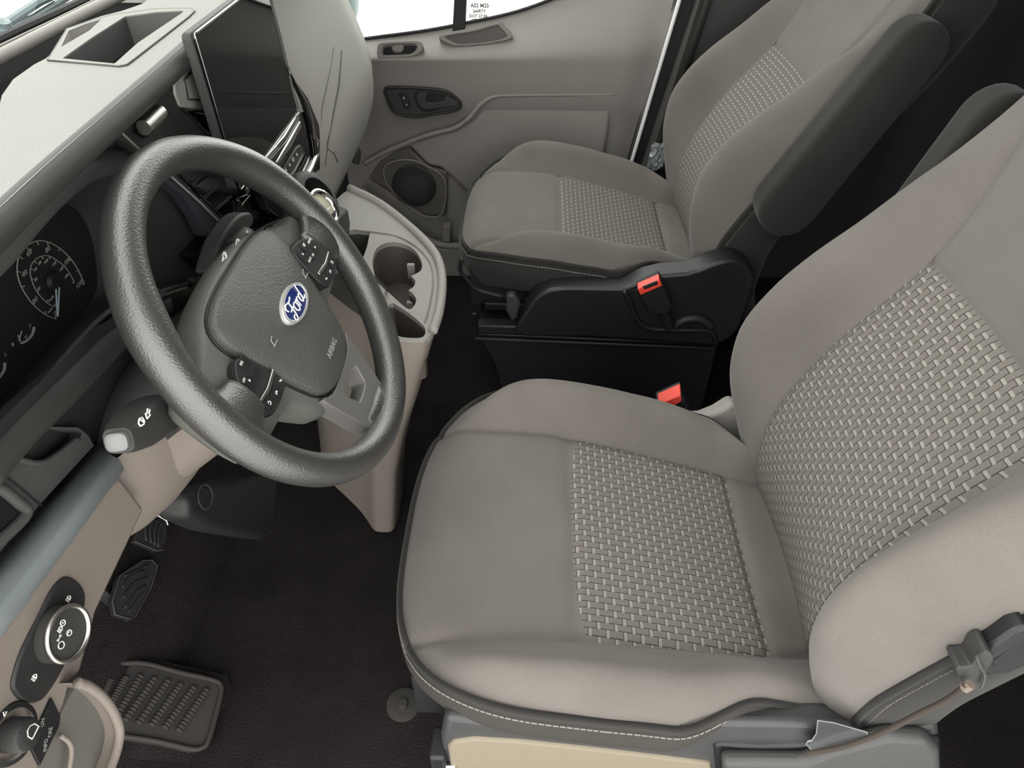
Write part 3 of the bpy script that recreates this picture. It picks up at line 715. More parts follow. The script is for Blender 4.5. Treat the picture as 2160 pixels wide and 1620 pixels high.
def sym(name, strokes, sc, o, ex, ey, m, parent, r=.0005):
    ex = V(ex).normalized(); ey = V(ey); ey = (ey-ex*ey.dot(ex)).normalized()
    return tubes(name, [[V(o)+ex*a*sc+ey*b_*sc for a, b_ in s] for s in strokes], r, m, parent, n=4)
circ = [(math.cos(a), math.sin(a)) for a in lin(0, 2*math.pi, 12)]
lampS = [[(-.2, .8), (.5, .6), (.9, 0), (.5, -.6), (-.2, -.8), (-.2, .8)], [(-.6, .6), (-1.2, .6)], [(-.6, 0), (-1.2, 0)], [(-.6, -.6), (-1.2, -.6)]]
kt = kc+ax_*.0142
sym('knob_symbol', [circ], .0030, kt+V((0, -.011, .001)), eu, ev, white_ink, hs)
sym('knob_symbol', [[(-1, .3), (0, 0), (-1, -.3)], [(1, .3), (0, 0), (1, -.3)]], .0028, kt+V((0, -.0085, .008)), eu, ev, white_ink, hs)
sym('knob_symbol', lampS, .0024, kt+V((0, -.003, .0125)), eu, ev, white_ink, hs)
sym('knob_symbol', [circ, [(.3, 0), (-.3, 0)]], .0024, kt+V((0, .002, .0135)), eu, ev, white_ink, hs)
sym('knob_symbol', [circ, [(-.5, .2), (.4, .3)]], .0024, kt+V((0, .001, -.0005)), eu, ev, white_ink, hs)
for p in ((145, 1262), (163, 1280), (73, 1428)): sym('switch_symbol', lampS+[[(0, .8), (0, -.8)]], .0026, at(*p, X=-.3975), eu, ev, white_ink, hs)
# mirror adjuster knob and label card
ms = thing('mirror_adjuster', 'round black mirror adjuster knob at the lower end of the warm-lit grey panel', 'switch', at(25, 1560, X=-.402))
lathe('base_ring', [(.024, 0), (.023, .003), (.019, .004)], at(22, 1548, X=-.401), ax_, black, ms, n=36, smooth=35)
lathe('knob', [(.013, 0), (.013, .014), (.0115, .0175), (.009, .0185), (.0001, .0185)], at(20, 1550, X=-.399), ax_, dark, ms, n=36, smooth=40)
kq = at(20, 1550, X=-.399)+ax_*.019
sym('knob_symbol', [[(-.8, -.5), (.8, -.5), (.8, .3), (.3, .8), (-.3, .8), (-.8, .3), (-.8, -.5)]], .006, kq+V((0, .003, 0)), eu, ev, white_ink, ms)
sym('arrow_symbol', [[(-.6, 0), (.6, 0), (0, .9), (-.6, 0)]], .003, at(12, 1506, X=-.3975), eu, ev, white_ink, ms)
lp = prism('label_card', px([(110, 1472), (128, 1510), (126, 1530), (85, 1615), (64, 1572)], X=-.3995), (-.004, 0, 0), black, dash, bevel=.0005)
for k, (s_, p) in enumerate((('ON', (90, 1524)), ('TIRE', (106, 1545)), ('INFO', (96, 1572)))): txt('card_text', s_, .0045, at(*p, X=-.399), (0, .75, .65), (-.3, -.5, .8), grey_ink, lp)
# knee bolster bowl under the column
rows = []
for i in range(15):
    a = math.pi*.5*(-1+2*i/14)
    r = []
    for j in range(13):
        b_ = math.pi*(.46*j/12-.40)
        r.append(V((-.52, .615, .70))+V((.150*math.cos(b_)*math.cos(a)**.7 if abs(math.cos(a)) > 1e-6 else 0, .19*math.sin(a), .17*math.sin(b_)*(math.cos(a)**.5 if abs(math.cos(a)) > 1e-6 else 0))))
    rows.append(r)
grid('knee_bolster', rows, plas_warmlit, dash, smooth=180)
prism('knee_cover', px([(395, 1045), (590, 985), (582, 1125), (560, 1138), (455, 1120), (400, 1095)], X=-.47), (-.05, 0, 0), dark, dash, bevel=.012, seg=4)
lathe('cover_ring', [(.016, .001), (.0175, .002), (.019, .001)], at(432, 1048, X=-.468), (1, 0, .2), dark2, dash, n=28)
# ---- passenger side of the dash
prof = [(-.60, 1.0), (-.47, .985), (-.44, .945), (-.405, .86), (-.378, .775), (-.366, .72), (-.372, .66), (-.40, .59), (-.44, .53), (-.48, .47), (-.60, .46)]
rows = []
for y in lin(1.12, 1.84, 26):
    e = sm((y-1.60)/.26); k = sm((1.26-y)/.14)
    rows.append([(x-.045*e-.012*k, y, z-.03*e+(.0)*k) for i, (x, z) in enumerate(prof)])
rows = [catmull([V(p) for p in r], 4) for r in rows]
grid('passenger_fascia', rows, plas, dash, smooth=180, cap=True)
def pf(px_, py_, d=.001):
    """point on the passenger fascia hit by a view ray"""
    best = None
    for k in range(200):
        t = k/200; y = 1.05+.85*t; p = at(px_, py_, Y=y)
        zz = p.z; xx = interp([(b_, a) for a, b_ in reversed(prof[1:10])], zz)-.045*sm((y-1.60)/.26)-.012*sm((1.26-y)/.14)
        if p.x <= xx: return V((p.x+d, y, zz))
    return p
tube('airbag_seam', [pf(a, b_) for a, b_ in ((719, 108), (714, 180), (702, 239), (690, 299), (684, 350))], .0016, dark2, dash, n=6)
tube('glovebox_seam', [pf(a, b_) for a, b_ in ((689, 314), (704, 325), (711, 342))], .0014, dark2, dash, n=6)
tube('fascia_crease', [pf(a, b_, .0005) for a, b_ in ((703, 100), (697, 140), (689, 180), (678, 229), (676, 269), (678, 350))], .0011, midp, dash, n=6)
prism('end_vent', px([(690, 33), (700, 36), (716, 95), (706, 90)], X=-.42), (-.01, 0, 0), dark2, dash, bevel=.003)
prism('door_side_hook', px([(748, 305), (760, 325), (757, 350), (742, 345)], Y=1.84), (0, .02, 0), midp, dash, bevel=.004)
# ---- centre stack under the screen
stk = thing('center_stack', 'gloss black centre stack with chrome edges, vents and climate buttons', 'control panel', (-.40, 1.0, .75))
prism('stack_panel', px([(535, 385), (632, 235), (650, 236), (672, 300), (668, 345), (640, 400), (596, 462), (565, 440)], X=-.369), (-.012, 0, 0), gloss, stk, bevel=.002)
prism('lower_panel', px([(500, 420), (545, 400), (610, 460), (540, 520), (470, 570), (440, 540), (500, 470)], X=-.385), (-.04, 0, 0), gloss, stk, bevel=.004)
prism('reflection_strip', px([(628, 238), (634, 250), (604, 300), (570, 342), (558, 336), (600, 285)], X=-.3655), (-.006, 0, 0), chrome, stk, bevel=.002)  # reflections in the gloss panel, built as chrome and silver strips
prism('reflection_strip', px([(634, 254), (637, 268), (616, 310), (590, 345), (583, 344), (608, 300)], X=-.3660), (-.004, 0, 0), silver, stk, bevel=.002)
tube('chrome_edge', px([(606, 140), (622, 175), (645, 215), (656, 250), (660, 288), (668, 298), (668, 325), (655, 355), (640, 385), (632, 400)], X=-.366), [.0022]*2+[.003]*2+[.0055]*6, chrome, stk, n=8, smooth=180)
prism('side_cheek', px([(606, 138), (622, 165), (650, 205), (674, 262), (676, 290), (676, 360), (668, 364), (662, 300), (655, 262), (640, 215)], X=-.364), (-.006, 0, 0), gloss, stk, bevel=.003)
bt_ = prism('button_row', px([(597, 358), (625, 312), (634, 305), (640, 312), (641, 325), (615, 375), (600, 366)], X=-.3655), (-.004, 0, 0), dark2, stk, bevel=.0015)
for k, p in enumerate(((603, 358), (611, 347), (618, 336), (626, 325))):
    sym('button_symbol', [[(-.6, -.6), (0, .7), (.6, -.6), (-.6, -.6)]] if k != 2 else [circ], .0032, at(*p, X=-.3650), eu, ev, white_ink, bt_)
for q in (((642, 322), (622, 360), (612, 374)), ((646, 330), (628, 366), (620, 382))): tube('button_trim', px(q, X=-.365), .0011, chrome, bt_, n=6)
# vent with slats (seen through the wheel)
vt = prism('vent_box', px([(372, 360), (470, 352), (540, 425), (528, 470), (478, 468)], X=-.41), (-.03, 0, 0), black, stk, bevel=.002)
for a, b_ in (((400, 395), (432, 362)), ((425, 420), (462, 388)), ((452, 442), (490, 412)), ((475, 462), (520, 425))):
    c1, c2 = at(*a, X=-.395), at(*b_, X=-.395)
    prism('vent_slat', [c1, c2, c2+V((-.03, 0, .006)), c1+V((-.03, 0, .006))], (0, 0, -.004), dark2, vt, bevel=.001)
prism('vent_tab', px([(420, 392), (440, 374), (465, 376), (462, 392), (442, 404)], X=-.388), (-.012, 0, -.002), dark2, vt, bevel=.003)
tube('vent_edge', px([(372, 362), (425, 414), (482, 470)], X=-.392), .0018, gloss, stk, n=6)
prism('binnacle_trim', px([(338, 372), (372, 362), (480, 470), (466, 490), (440, 500), (420, 455), (390, 412)], X=-.398), (-.02, 0, 0), mat('violet_black_trim', (.035, .033, .042), .45, bump=.3, scale=600, kind='voronoi', dist=.0006), dash, bevel=.004)
tube('lower_chrome', px([(535, 492), (562, 474), (590, 462), (612, 447), (600, 466), (578, 478), (558, 482)], X=-.372), .0022, chrome, stk, n=8)
prism('lower_chrome_leaf', px([(560, 476), (612, 446), (606, 462), (588, 474), (570, 479)], X=-.373), (-.003, 0, 0), silver, stk, bevel=.001)
tube('upper_chrome', px([(508, 432), (535, 400), (545, 403)], X=-.378), .002, chrome, stk, n=6)
prism('ignition_block', px([(470, 560), (500, 530), (560, 505), (605, 480), (600, 500), (560, 530), (500, 560)], X=-.38), (-.03, 0, 0), gloss, stk, bevel=.003)
# ---------------------------------------------------------------- touchscreen
sx = -.366
ts = thing('touchscreen', 'large black upright touchscreen standing proud of the centre dash', 'screen', (sx, .95, .93))
c4 = px([(408, 71), (560, -47), (629, 236), (505, 402)], X=sx)
def rnd(c, r, n=5):
    out = []
    for i in range(4):
        a, b_, d = c[i-1], c[i], c[(i+1) % 4]; p = b_+(a-b_).normalized()*r; q = b_+(d-b_).normalized()*r
        for k in range(n+1):
            t = k/n; out.append(p.lerp(b_, t).lerp(b_.lerp(q, t), t))
    return out
prism('screen_housing', [p+V((-.003, 0, 0)) for p in rnd(c4, .008)], (-.011, -.003, 0), dark2, ts, bevel=.002)
cc = sum(c4, V())/4
prism('screen_glass', [cc+(p-cc)*.985 for p in rnd(c4, .006)], (-.004, 0, 0), screen_m, ts, bevel=.001)
tube('bezel_bead', [p+V((.001, 0, 0)) for p in rnd(c4, .006)], .0012, dchrome, ts, n=8, closed=True, smooth=180)
prism('screen_mount', [(sx-.02, 1.0, .98), (sx-.02, 1.04, .98), (sx-.02, 1.04, .85), (sx-.02, 1.0, .85)], (-.05, 0, 0), black, ts)
# ---------------------------------------------------------------- steering column, stalks
WC = V((-.264, .615, .81)); th_ = .558
wn = V((math.cos(th_), 0, math.sin(th_))); we1 = V((0, 1, 0)); we2 = V((-math.sin(th_), 0, math.cos(th_)))
def wl(u, v, o=0): return WC+we1*u+we2*v+wn*o
def wpx(p, off=0):
    d = R3 @ V((p[0]-CX, p[1]-CY, F)); p0 = WC+wn*off
    return CAMP+d*((p0-CAMP).dot(wn)/d.dot(wn))
colm = thing('steering_column', 'dark column shroud behind the steering wheel', 'steering column', WC-wn*.12)
rows = []
for o, a, b_, dv_ in ((-.055, .070, .045, -.015), (-.06, .082, .055, -.018), (-.10, .088, .062, -.02), (-.16, .098, .07, -.025), (-.24, .11, .075, -.03)):
    rows.append([wl(a*math.copysign(abs(math.cos(t))**.7, math.cos(t)), dv_+b_*math.copysign(abs(math.sin(t))**.7, math.sin(t)), o) for t in lin(0, 2*math.pi, 36)[:-1]])
nr = len(rows[0])//2+4
grid('upper_shroud', [r[:nr-3]+[r[-1]] for r in [[q for q in r] for r in rows]], midp, colm, closed_v=True, cap=True, smooth=60)
grid('lower_shroud', [r[nr-5:]+[r[0]] for r in rows], plas_warmlit, colm, closed_v=True, cap=True, smooth=60)
prism('shroud_tab', px([(315, 905), (340, 925), (385, 897), (365, 870)], X=-.335), (-.01, 0, 0), dark2, colm, bevel=.001)
def stalk(name, label, path, rad, sq):
    return thing(name, label, 'stalk', path[0])
# wiper stalk (right)
wsk = thing('wiper_stalk', 'ribbed wiper stalk right of the wheel with printed wiper symbols', 'stalk', at(490, 520, X=-.33))
prism('stalk_paddle', catmull(px([(448, 575), (462, 520), (478, 488), (505, 455), (528, 448), (535, 462), (532, 478), (500, 500), (480, 535), (468, 572)], X=-.345), 3, True), (-.02, 0, 0), dark2, wsk, bevel=.005, seg=3)
a0, a1 = at(463, 575, X=-.338), at(520, 500, X=-.338)
tube('stalk_body', [a0, a0.lerp(a1, .3), a0.lerp(a1, .55), a0.lerp(a1, .56), a0.lerp(a1, .9), a1], [.012, .013, .014, .016, .0145, .013], dark, wsk, n=20, smooth=35)
for k, t in enumerate((.60, .68, .76, .84)):
    c = a0.lerp(a1, t); d = (a1-a0).normalized(); tube('grip_ring', [c-d*.0006, c+d*.0006], .0162-.0006*k, dark2, wsk, n=20)
wip = [[(-.9, .2), (-.5, .8), (.5, .8), (.9, .2), (.3, -.5), (-.3, -.5), (-.9, .2)], [(0, -.5), (.4, .6)]]
for p in ((475, 540), (503, 512)): sym('stalk_symbol', wip, .0045, at(p[0], p[1], X=-.318), (0, .9, .3), (-.2, -.3, .95), white_ink, wsk, r=.0006)
for p in ((470, 548), (498, 519), (513, 521)): sym('stalk_mark', [[(-.8, 0), (.2, 0)], [(.2, .5), (.9, 0), (.2, -.5)]], .003, at(p[0], p[1], X=-.318), (0, .9, .3), (-.2, -.3, .95), white_ink, wsk, r=.0006)
tubes('end_mark', [[at(521, 487, X=-.322), at(528, 489, X=-.322)], [at(521, 490, X=-.322), at(528, 493, X=-.322)], [at(525, 503, X=-.322), at(523, 509, X=-.322)]], .0009, white_ink, wsk, n=4)
# turn signal stalk (left)
tsk = thing('turn_signal_stalk', 'thick dark turn signal stalk with grey end button left of the wheel', 'stalk', at(290, 890, X=-.33))
e0, e1 = at(335, 868, X=-.345), at(250, 930, X=-.330)
d = (e1-e0).normalized()
lathe('stalk_neck', [(.0105, 0), (.0135, .01), (.016, .02), (.0165, .03)], e0-d*.012, d, dark2, tsk, n=28, smooth=50)
def sqrow(c, d, a, b_, n=28, pw=.62):
    u = d.cross(V((0, 0, 1))).normalized(); v = u.cross(d).normalized()
    return [c+u*a*math.copysign(abs(math.cos(t))**pw, math.cos(t))+v*b_*math.copysign(abs(math.sin(t))**pw, math.sin(t)) for t in lin(0, 2*math.pi, n)[:-1]]
Ls = (e1-e0).length
grid('stalk_body', [sqrow(e0+d*s*Ls, d, a, b_) for s, a, b_ in ((.05, .010, .012), (.07, .0165, .0175), (.3, .0185, .0195), (.6, .018, .018), (.88, .0145, .014), (1.0, .0115, .0105))], dark2, tsk, closed_v=True, cap=True, smooth=45)
grid('end_button', [sqrow(e1+d*s, d, a, b_) for s, a, b_ in ((-.002, .0085, .0075), (.005, .0085, .0075), (.0065, .0065, .0055))], mat('pale_button', (.17, .17, .17), .4), tsk, closed_v=True, cap=True, smooth=45)
for p, s in (((300, 890), wip), ((312, 873), [[(-1, 0), (0, .6), (0, .25), (1, .25), (1, -.25), (0, -.25), (0, -.6), (-1, 0)]])): sym('stalk_symbol', s, .0042, at(p[0], p[1], X=-.318), (0, .8, .5), (-.3, -.4, .85), white_ink, tsk, r=.0007)

# ---------------------------------------------------------------- steering wheel
sw_ = thing('steering_wheel', 'large black leather-grained steering wheel with blue oval emblem on its hub', 'steering wheel', WC)
RR = .181
vs, fs = [], []; NA, NB = 120, 20
for i in range(NA):
    a = 2*math.pi*i/NA
    ca, sa = math.cos(a), math.sin(a)
    # thumb rests at ten-to-two and thicker sides
    bump = .0022*(math.exp(-((a-math.radians(35))/.22)**2)+math.exp(-((a-math.radians(145))/.22)**2))
    for j in range(NB):
        b_ = 2*math.pi*j/NB; ru = .0172+bump; rn = .0195+bump*.6
        R_ = RR+ru*math.cos(b_); o = rn*math.sin(b_)-.004
        vs.append(wl(R_*ca, R_*sa, o))
for i in range(NA):
    for j in range(NB): fs.append((i*NB+j, i*NB+(j+1) % NB, ((i+1) % NA)*NB+(j+1) % NB, ((i+1) % NA)*NB+j))
mk('rim', vs, fs, leather, sw_, smooth=180)
def hubrow(pts, o, sc=1.0, c=(0, -.01)): return [wl(c[0]+(u-c[0])*sc, c[1]+(v-c[1])*sc, o) for u, v in pts]
def smooth2(pts, n=4): return [(p.x, p.y) for p in catmull([V((u, v, 0)) for u, v in pts], n, True)]
# spoke plate joining rim and hub
half = [(0, .075), (.05, .072), (.085, .063), (.112, .050), (.145, .038), (.172, .034), (.174, .0), (.170, -.045), (.150, -.052), (.120, -.055), (.09, -.06), (.075, -.09), (.055, -.108), (.0, -.110)]
full = half+[(-u, v) for u, v in reversed(half[1:-1])]
f2 = smooth2(full, 3)
rows = [hubrow(f2, -.065, .90), hubrow(f2, -.045, .99), hubrow(f2, -.027, 1.0), hubrow(f2, -.018, .975), hubrow(f2, -.014, .93), hubrow(f2, -.013, .6), hubrow(f2, -.013, .02)]
grid('spoke_plate', rows, hubp, sw_, closed_v=True, cap=True, smooth=60)
# spoke arms wrapped in leather where they meet the rim
for sg in (-1, 1):
    P = []
    for t in lin(0, 1, 8):
        u = .132+.048*t; hw = .024+.030*t*t; P.append([wl(sg*u, -.006+hw*math.cos(b_), -.006+(.010+.006*t)*math.sin(b_)) for b_ in lin(0, 2*math.pi, 20)[:-1]])
    grid('spoke_root', P, leather, sw_, closed_v=True, cap=True, smooth=180)
# airbag cover
ah = [(0, .067), (.042, .0665), (.075, .062), (.093, .052), (.099, .035), (.093, .008), (.081, -.025), (.067, -.060), (.055, -.083), (.034, -.096), (0, -.100)]
af = ah+[(-u, v) for u, v in reversed(ah[1:-1])]; a2 = smooth2(af, 4)
rows = [hubrow(a2, -.025, 1.0), hubrow(a2, -.010, 1.0), hubrow(a2, -.005, .985), hubrow(a2, -.0025, .955)]+[hubrow(a2, -.003+.0155*(1-s*s), s) for s in (.85, .7, .55, .4, .25, .1, .01)]
ab = grid('airbag_cover', rows, hubd, sw_, closed_v=True, cap=True, smooth=60)
tube('cover_gap', hubrow(a2, -.0125, 1.006), .0018, black, sw_, n=6, closed=True)
# emblem
def ell(a, b_, n=48): return [(a*math.cos(t), b_*math.sin(t)) for t in lin(0, 2*math.pi, n)[:-1]]
eo = (.0, -.001)
emz = .0150
emb = grid('emblem', [[wl(eo[0]+u, eo[1]+v, o) for u, v in ell(.0335*s, .0158*s)] for s, o in ((1, emz-.006), (1, emz-.001), (.97, emz+.0005), (.88, emz+.0005), (.87, emz-.0003))], silver, ab, closed_v=True, cap=False, smooth=60)
emb.data.materials[0] = mat('emblem_rim', (.72, .72, .70), .25, metal=.6)
grid('emblem_field', [[wl(eo[0]+u, eo[1]+v, o) for u, v in ell(.0335*s, .0158*s)] for s, o in ((.88, emz-.0004), (.5, emz+.0004), (.01, emz+.0006))], blue, ab, closed_v=True, smooth=180)
inkw = mat('emblem_white', (.85, .86, .85), .3)
tube('emblem_line', [wl(eo[0]+u, eo[1]+v, emz+.0002) for u, v in ell(.0285, .0130)], .00028, inkw, ab, n=5, closed=True)
sc_ = .0105
def stroke(pts, n=6): return [wl(eo[0]+p.x*sc_, eo[1]+p.y*sc_-.0006, emz+.0011) for p in catmull([V((a, b_, 0)) for a, b_ in pts], n)]
script = [
 [(-2.05, .35), (-2.15, .7), (-1.75, .95), (-1.2, .85), (-.7, .8), (-.25, .95)],
 [(-1.05, .8), (-1.2, .2), (-1.4, -.4), (-1.75, -.85), (-2.1, -.75), (-2.05, -.45), (-1.7, -.35)],
 [(-1.75, .1), (-1.35, .15), (-.95, .15)],
 [(-.35, .25), (-.75, .15), (-.85, -.35), (-.5, -.65), (-.15, -.4), (-.1, .05), (-.35, .25), (-.1, .15), (.15, .2)],
 [(.15, .25), (.25, -.1), (.15, -.6)], [(.2, -.1), (.45, .2), (.75, .2)],
 [(1.45, .15), (1.1, .2), (.85, -.2), (1.0, -.6), (1.35, -.4), (1.5, .1), (1.75, .9), (1.9, 1.0)], [(1.5, .1), (1.4, -.35), (1.6, -.6), (1.95, -.4)]]
tubes('emblem_script', [stroke(s) for s in script], .00075, inkw, ab, n=6)
txt('airbag_lettering', 'AIRBAG', .0095, wl(0, -.068, .0070), we1, we2, mat('embossed_grey', (.30, .30, .29), .5), ab, depth=.0006)
for sg in (-1, 1):
    tubes('horn_symbol', [[wl(sg*.062-.006, -.004, .0071), wl(sg*.062+.006, -.004, .0071)], [wl(sg*.062-.004, -.004, .0071), wl(sg*.062-.002, .002, .0071), wl(sg*.062+.004, .003, .0071)]], .0006, mat('embossed_grey', (.16, .16, .155)), ab, n=5)
# switch pads
pad = [(.079, .021), (.095, .0235), (.113, .019), (.131, .006), (.143, -.014), (.139, -.029), (.124, -.038), (.098, -.0385), (.083, -.035), (.077, -.015)]
for sg in (1, -1):
    lo_ = 0 if sg > 0 else -.006
    if sg < 0: pad = [(.098, .012), (.106, .020), (.118, .0175), (.131, .006), (.143, -.014), (.139, -.029), (.124, -.038), (.098, -.0385), (.087, -.035), (.085, -.02)]
    q = [(sg*u, v) for u, v in pad]
    pd = prism('switch_pad', [wl(u, v, -.015+lo_) for u, v in smooth2(q, 3)], wn*.0195, dark, sw_, bevel=.0015)
    tube('pad_gap', [wl(u, v, .001+lo_) for u, v in smooth2(q, 3)], .0011, black, pd, n=5, closed=True)
    prism('silver_bar', [wl(sg*.085, -.0155, .0045+lo_), wl(sg*.111, -.0185, .0045+lo_), wl(sg*.1345, -.0165, .0045+lo_), wl(sg*.1345, -.0188, .0045+lo_), wl(sg*.111, -.0225, .0045+lo_), wl(sg*.085, -.0195, .0045+lo_)], wn*.0025, silver, pd, bevel=.0008)
    for (u, v, a, b_) in ((.088, .009, .012, .016), (.104, .013, .013, .011), (.104, -.001, .011, .009), (.119, .0, .010, .014), (.090, -.029, .015, .010), (.107, -.030, .014, .011), (.124, -.0275, .013, .010)):
        if sg < 0 and u < .096: continue
        prism('button', [wl(sg*u+p, v+q_, .004+lo_) for p, q_ in rrect(0, 0, a, b_, .002, 2)], wn*.0018, black, pd, bevel=.0004)
    W_ = lambda u, v: (sg*u, v)
    def ps_(name, strokes, s, u, v): sym(name, strokes, s, wl(sg*u, v, .0062+lo_), we1, we2, white_ink, pd, r=.0005)
    ps_('button_symbol', [[(-.5, .7), (-.5, -.7), (.6, 0), (-.5, .7)]], .0016, .119, .001)
    if sg > 0: ps_('button_symbol', [[(-.5, .7), (-.5, -.7), (.6, 0), (-.5, .7)]], .0016, .089, .011)
    ps_('button_symbol', [[(-.8, .4), (0, .9), (.8, .3), (.5, -.6), (-.6, -.6)]], .0024, .124, -.0275)
    ps_('button_symbol', [[(-.8, -.6), (.8, .6)], [(-.8, .5), (-.2, 0), (-.8, -.5)], [(.2, .6), (.8, .5), (.8, -.2)]], .0022, .107, -.030)
    ps_('button_symbol', [[(-.8, 0), (-.2, .5), (.2, -.4), (.8, .1)]], .0024, .090, -.029)
    if sg > 0:
        for s_, u, v in (('OK', .104, -.001), ('MENU', .119, .0105), ('BACK', .092, .0)): txt('button_text', s_, .0042, wl(u, v, .0062), we1, we2, white_ink, pd, depth=.0003)
        ps_('button_symbol', [[(-.9, .6), (.9, .6)], [(-.9, 0), (.9, 0)], [(-.9, -.6), (.9, -.6)]], .0022, .104, .0145)
    else:
        for s_, u, v in (('RES', .109, .0155), ('LIM', .124, .006)): txt('button_text', s_, .004, wl(-u, v, .0062+lo_), we1, we2, white_ink, pd, depth=.0003)
# lower spoke: pewter yoke with an opening
lo_o = [(-.060, -.088), (-.050, -.125), (-.040, -.158), (-.030, -.166), (.030, -.166), (.040, -.158), (.050, -.125), (.060, -.088), (.040, -.098), (0, -.10), (-.04, -.098)]
lo_i = [(-.024, -.112), (-.020, -.130), (-.014, -.137), (.014, -.137), (.020, -.130), (.024, -.112)]
plate('lower_spoke', [wl(u, v, -.006) for u, v in smooth2(lo_o, 3)], [[wl(u, v, -.006) for u, v in smooth2(lo_i, 3)]], -wn*.022, spoke_m, sw_, smooth=35, bevel=.003)
P = []
for t in lin(0, 1, 6): P.append([wl((.034+.022*t*t)*math.cos(b_), -.155-.026*t, -.010+(.010+.006*t)*math.sin(b_)) for b_ in lin(0, 2*math.pi, 20)[:-1]])
grid('spoke_root', P, leather, sw_, closed_v=True, cap=True, smooth=180)
# ---------------------------------------------------------------- centre console
con = thing('center_console', 'warm-lit grey floor-mounted centre console with figure-eight cup holders and open bin', 'console', (-.30, 1.03, .3))
zc = lambda x: .575+.30*max(0, -.24-x)
def tz(pts):
    """onto the sloping tray top"""
    out = []
    for p in pts:
        q = at(*p, Z=.575)
        for _ in range(8): q = at(*p, Z=zc(q.x))
        out.append(q)
    return out
otl = tz([(640, 500), (690, 440), (735, 400), (760, 405), (800, 432), (862, 480), (905, 522), (926, 556), (932, 600), (925, 660), (912, 700), (895, 716), (860, 718), (830, 712), (800, 680), (770, 650), (720, 610), (660, 560)])
o2 = catmull(otl, 3, True)
cupA = tz([(786, 548), (795, 523), (820, 511), (850, 514), (875, 528), (889, 552), (888, 570), (872, 580), (868, 583), (876, 592), (872, 605), (862, 612), (870, 618), (878, 632), (872, 647), (862, 652), (845, 640), (815, 612), (795, 590), (788, 570)])
cA2 = catmull(cupA, 3, True)
binA = tz([(700, 520), (735, 486), (776, 488), (779, 497), (765, 545), (735, 545), (705, 535)])
bB2 = catmull(tz([(822, 640), (850, 652), (882, 676), (897, 694), (893, 710), (870, 713), (838, 708), (822, 690)]), 3, True)
plate('console_top', o2, [cA2, catmull(binA, 2, True), bB2], (0, 0, -.010), plas, con, smooth=30)
dn = V((0, 0, -1))
def well(name, loop, dep, m, par, sc=.86):
    c = sum(loop, V())/len(loop); n = len(loop); b_ = [c+(p-c)*sc+dn*dep for p in loop]
    return mk(name, loop+b_, [(i, (i+1) % n, n+(i+1) % n, n+i) for i in range(n)]+[tuple(range(n, 2*n))], m, par, smooth=30)
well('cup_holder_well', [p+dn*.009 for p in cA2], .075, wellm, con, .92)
well('phone_bin_well', [p+dn*.009 for p in catmull(binA, 2, True)], .07, dark2, con)
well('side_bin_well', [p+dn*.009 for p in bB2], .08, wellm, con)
tab = at(862, 553, Z=.57)
box('cup_finger', tab+V((.004, -.004, -.016)), (.014, .008, .03), plas, con, bevel=.002)
box('cup_finger', at(868, 634, Z=.555)+V((0, 0, -.012)), (.018, .008, .02), plas, con, bevel=.002)
# raised rim running round the far side
rimo = tz([(735, 398), (800, 430), (862, 478), (905, 520), (926, 554), (933, 600), (926, 660), (913, 700)])
tube('console_rim', [p+V((0, 0, .002)) for p in catmull(rimo, 5)], .008, plas, con, n=10, smooth=180)
inl = tz([(775, 505), (815, 500), (860, 515), (895, 545), (910, 575), (912, 610), (903, 660), (895, 680), (900, 683), (912, 650), (921, 605), (918, 570), (905, 540), (880, 513)])
tube('inlay_line', [p+V((0, 0, .001)) for p in catmull(tz([(745, 486), (800, 492), (845, 502), (880, 523), (905, 552), (913, 580), (912, 615), (903, 660), (896, 681)]), 4)], .0014, plas_warmlit, con, n=6)
# body walls below the rim
c = sum(o2, V())/len(o2); n = len(o2); rows = []
for k, (s, dz) in enumerate(((1.0, -.004), (1.03, -.02), (1.03, -.06), (.97, -.14), (.86, -.24), (.78, -.36), (.75, -.55))):
    rows.append([V((c.x+(p.x-c.x)*s-.10*(k/6)**1.5, c.y+(p.y-c.y)*s, p.z+dz)) for p in o2])
grid('console_body', rows, plas_warmlit, con, closed_v=True, smooth=60)
prism('console_cheek', px([(800, 630), (812, 640), (812, 690), (760, 650), (700, 600), (690, 580), (720, 570)], X=-.26), (-.02, .0, 0), dark2, con, bevel=.004)
tube('cheek_edge', px([(770, 568), (818, 612), (816, 640)], X=-.245), .0025, midp, con, n=6)
# gear selector
gs = thing('gear_selector', 'dark round gear selector with bright silver ring below the screen', 'gear selector', at(690, 440, X=-.33))
ga = V((.82, -.10, .56)).normalized(); gc_ = at(679, 458, X=-.318)
lathe('selector_cap', [(.036, -.06), (.044, -.03), (.047, -.008), (.044, .006), (.036, .012), (.030, .012)], gc_+V((-.012, .02, .018)), ga, dark2, gs, n=40, smooth=60)
lathe('selector_ring', [(.0245, .009), (.030, .014), (.0285, .018), (.0235, .018), (.021, .012)], gc_+V((-.008, .010, .004)), ga, chrome, gs, n=40, smooth=180)
lathe('selector_face', [(.0001, .014), (.022, .013)], gc_+V((-.008, .010, .004)), ga, mat('dial_cream', (.55, .52, .38), .3), gs, n=32)
tubes('dial_mark', [[gc_+V((.009, .002, .010)), gc_+V((.010, .014, .008))], [gc_+V((.010, .004, .002)), gc_+V((.011, .012, .001))]], .0014, white_ink, gs, n=5)
prism('selector_skirt', px([(705, 470), (735, 440), (740, 470), (738, 500), (728, 520), (715, 500)], X=-.325), (-.03, .02, 0), dark2, gs, bevel=.006)

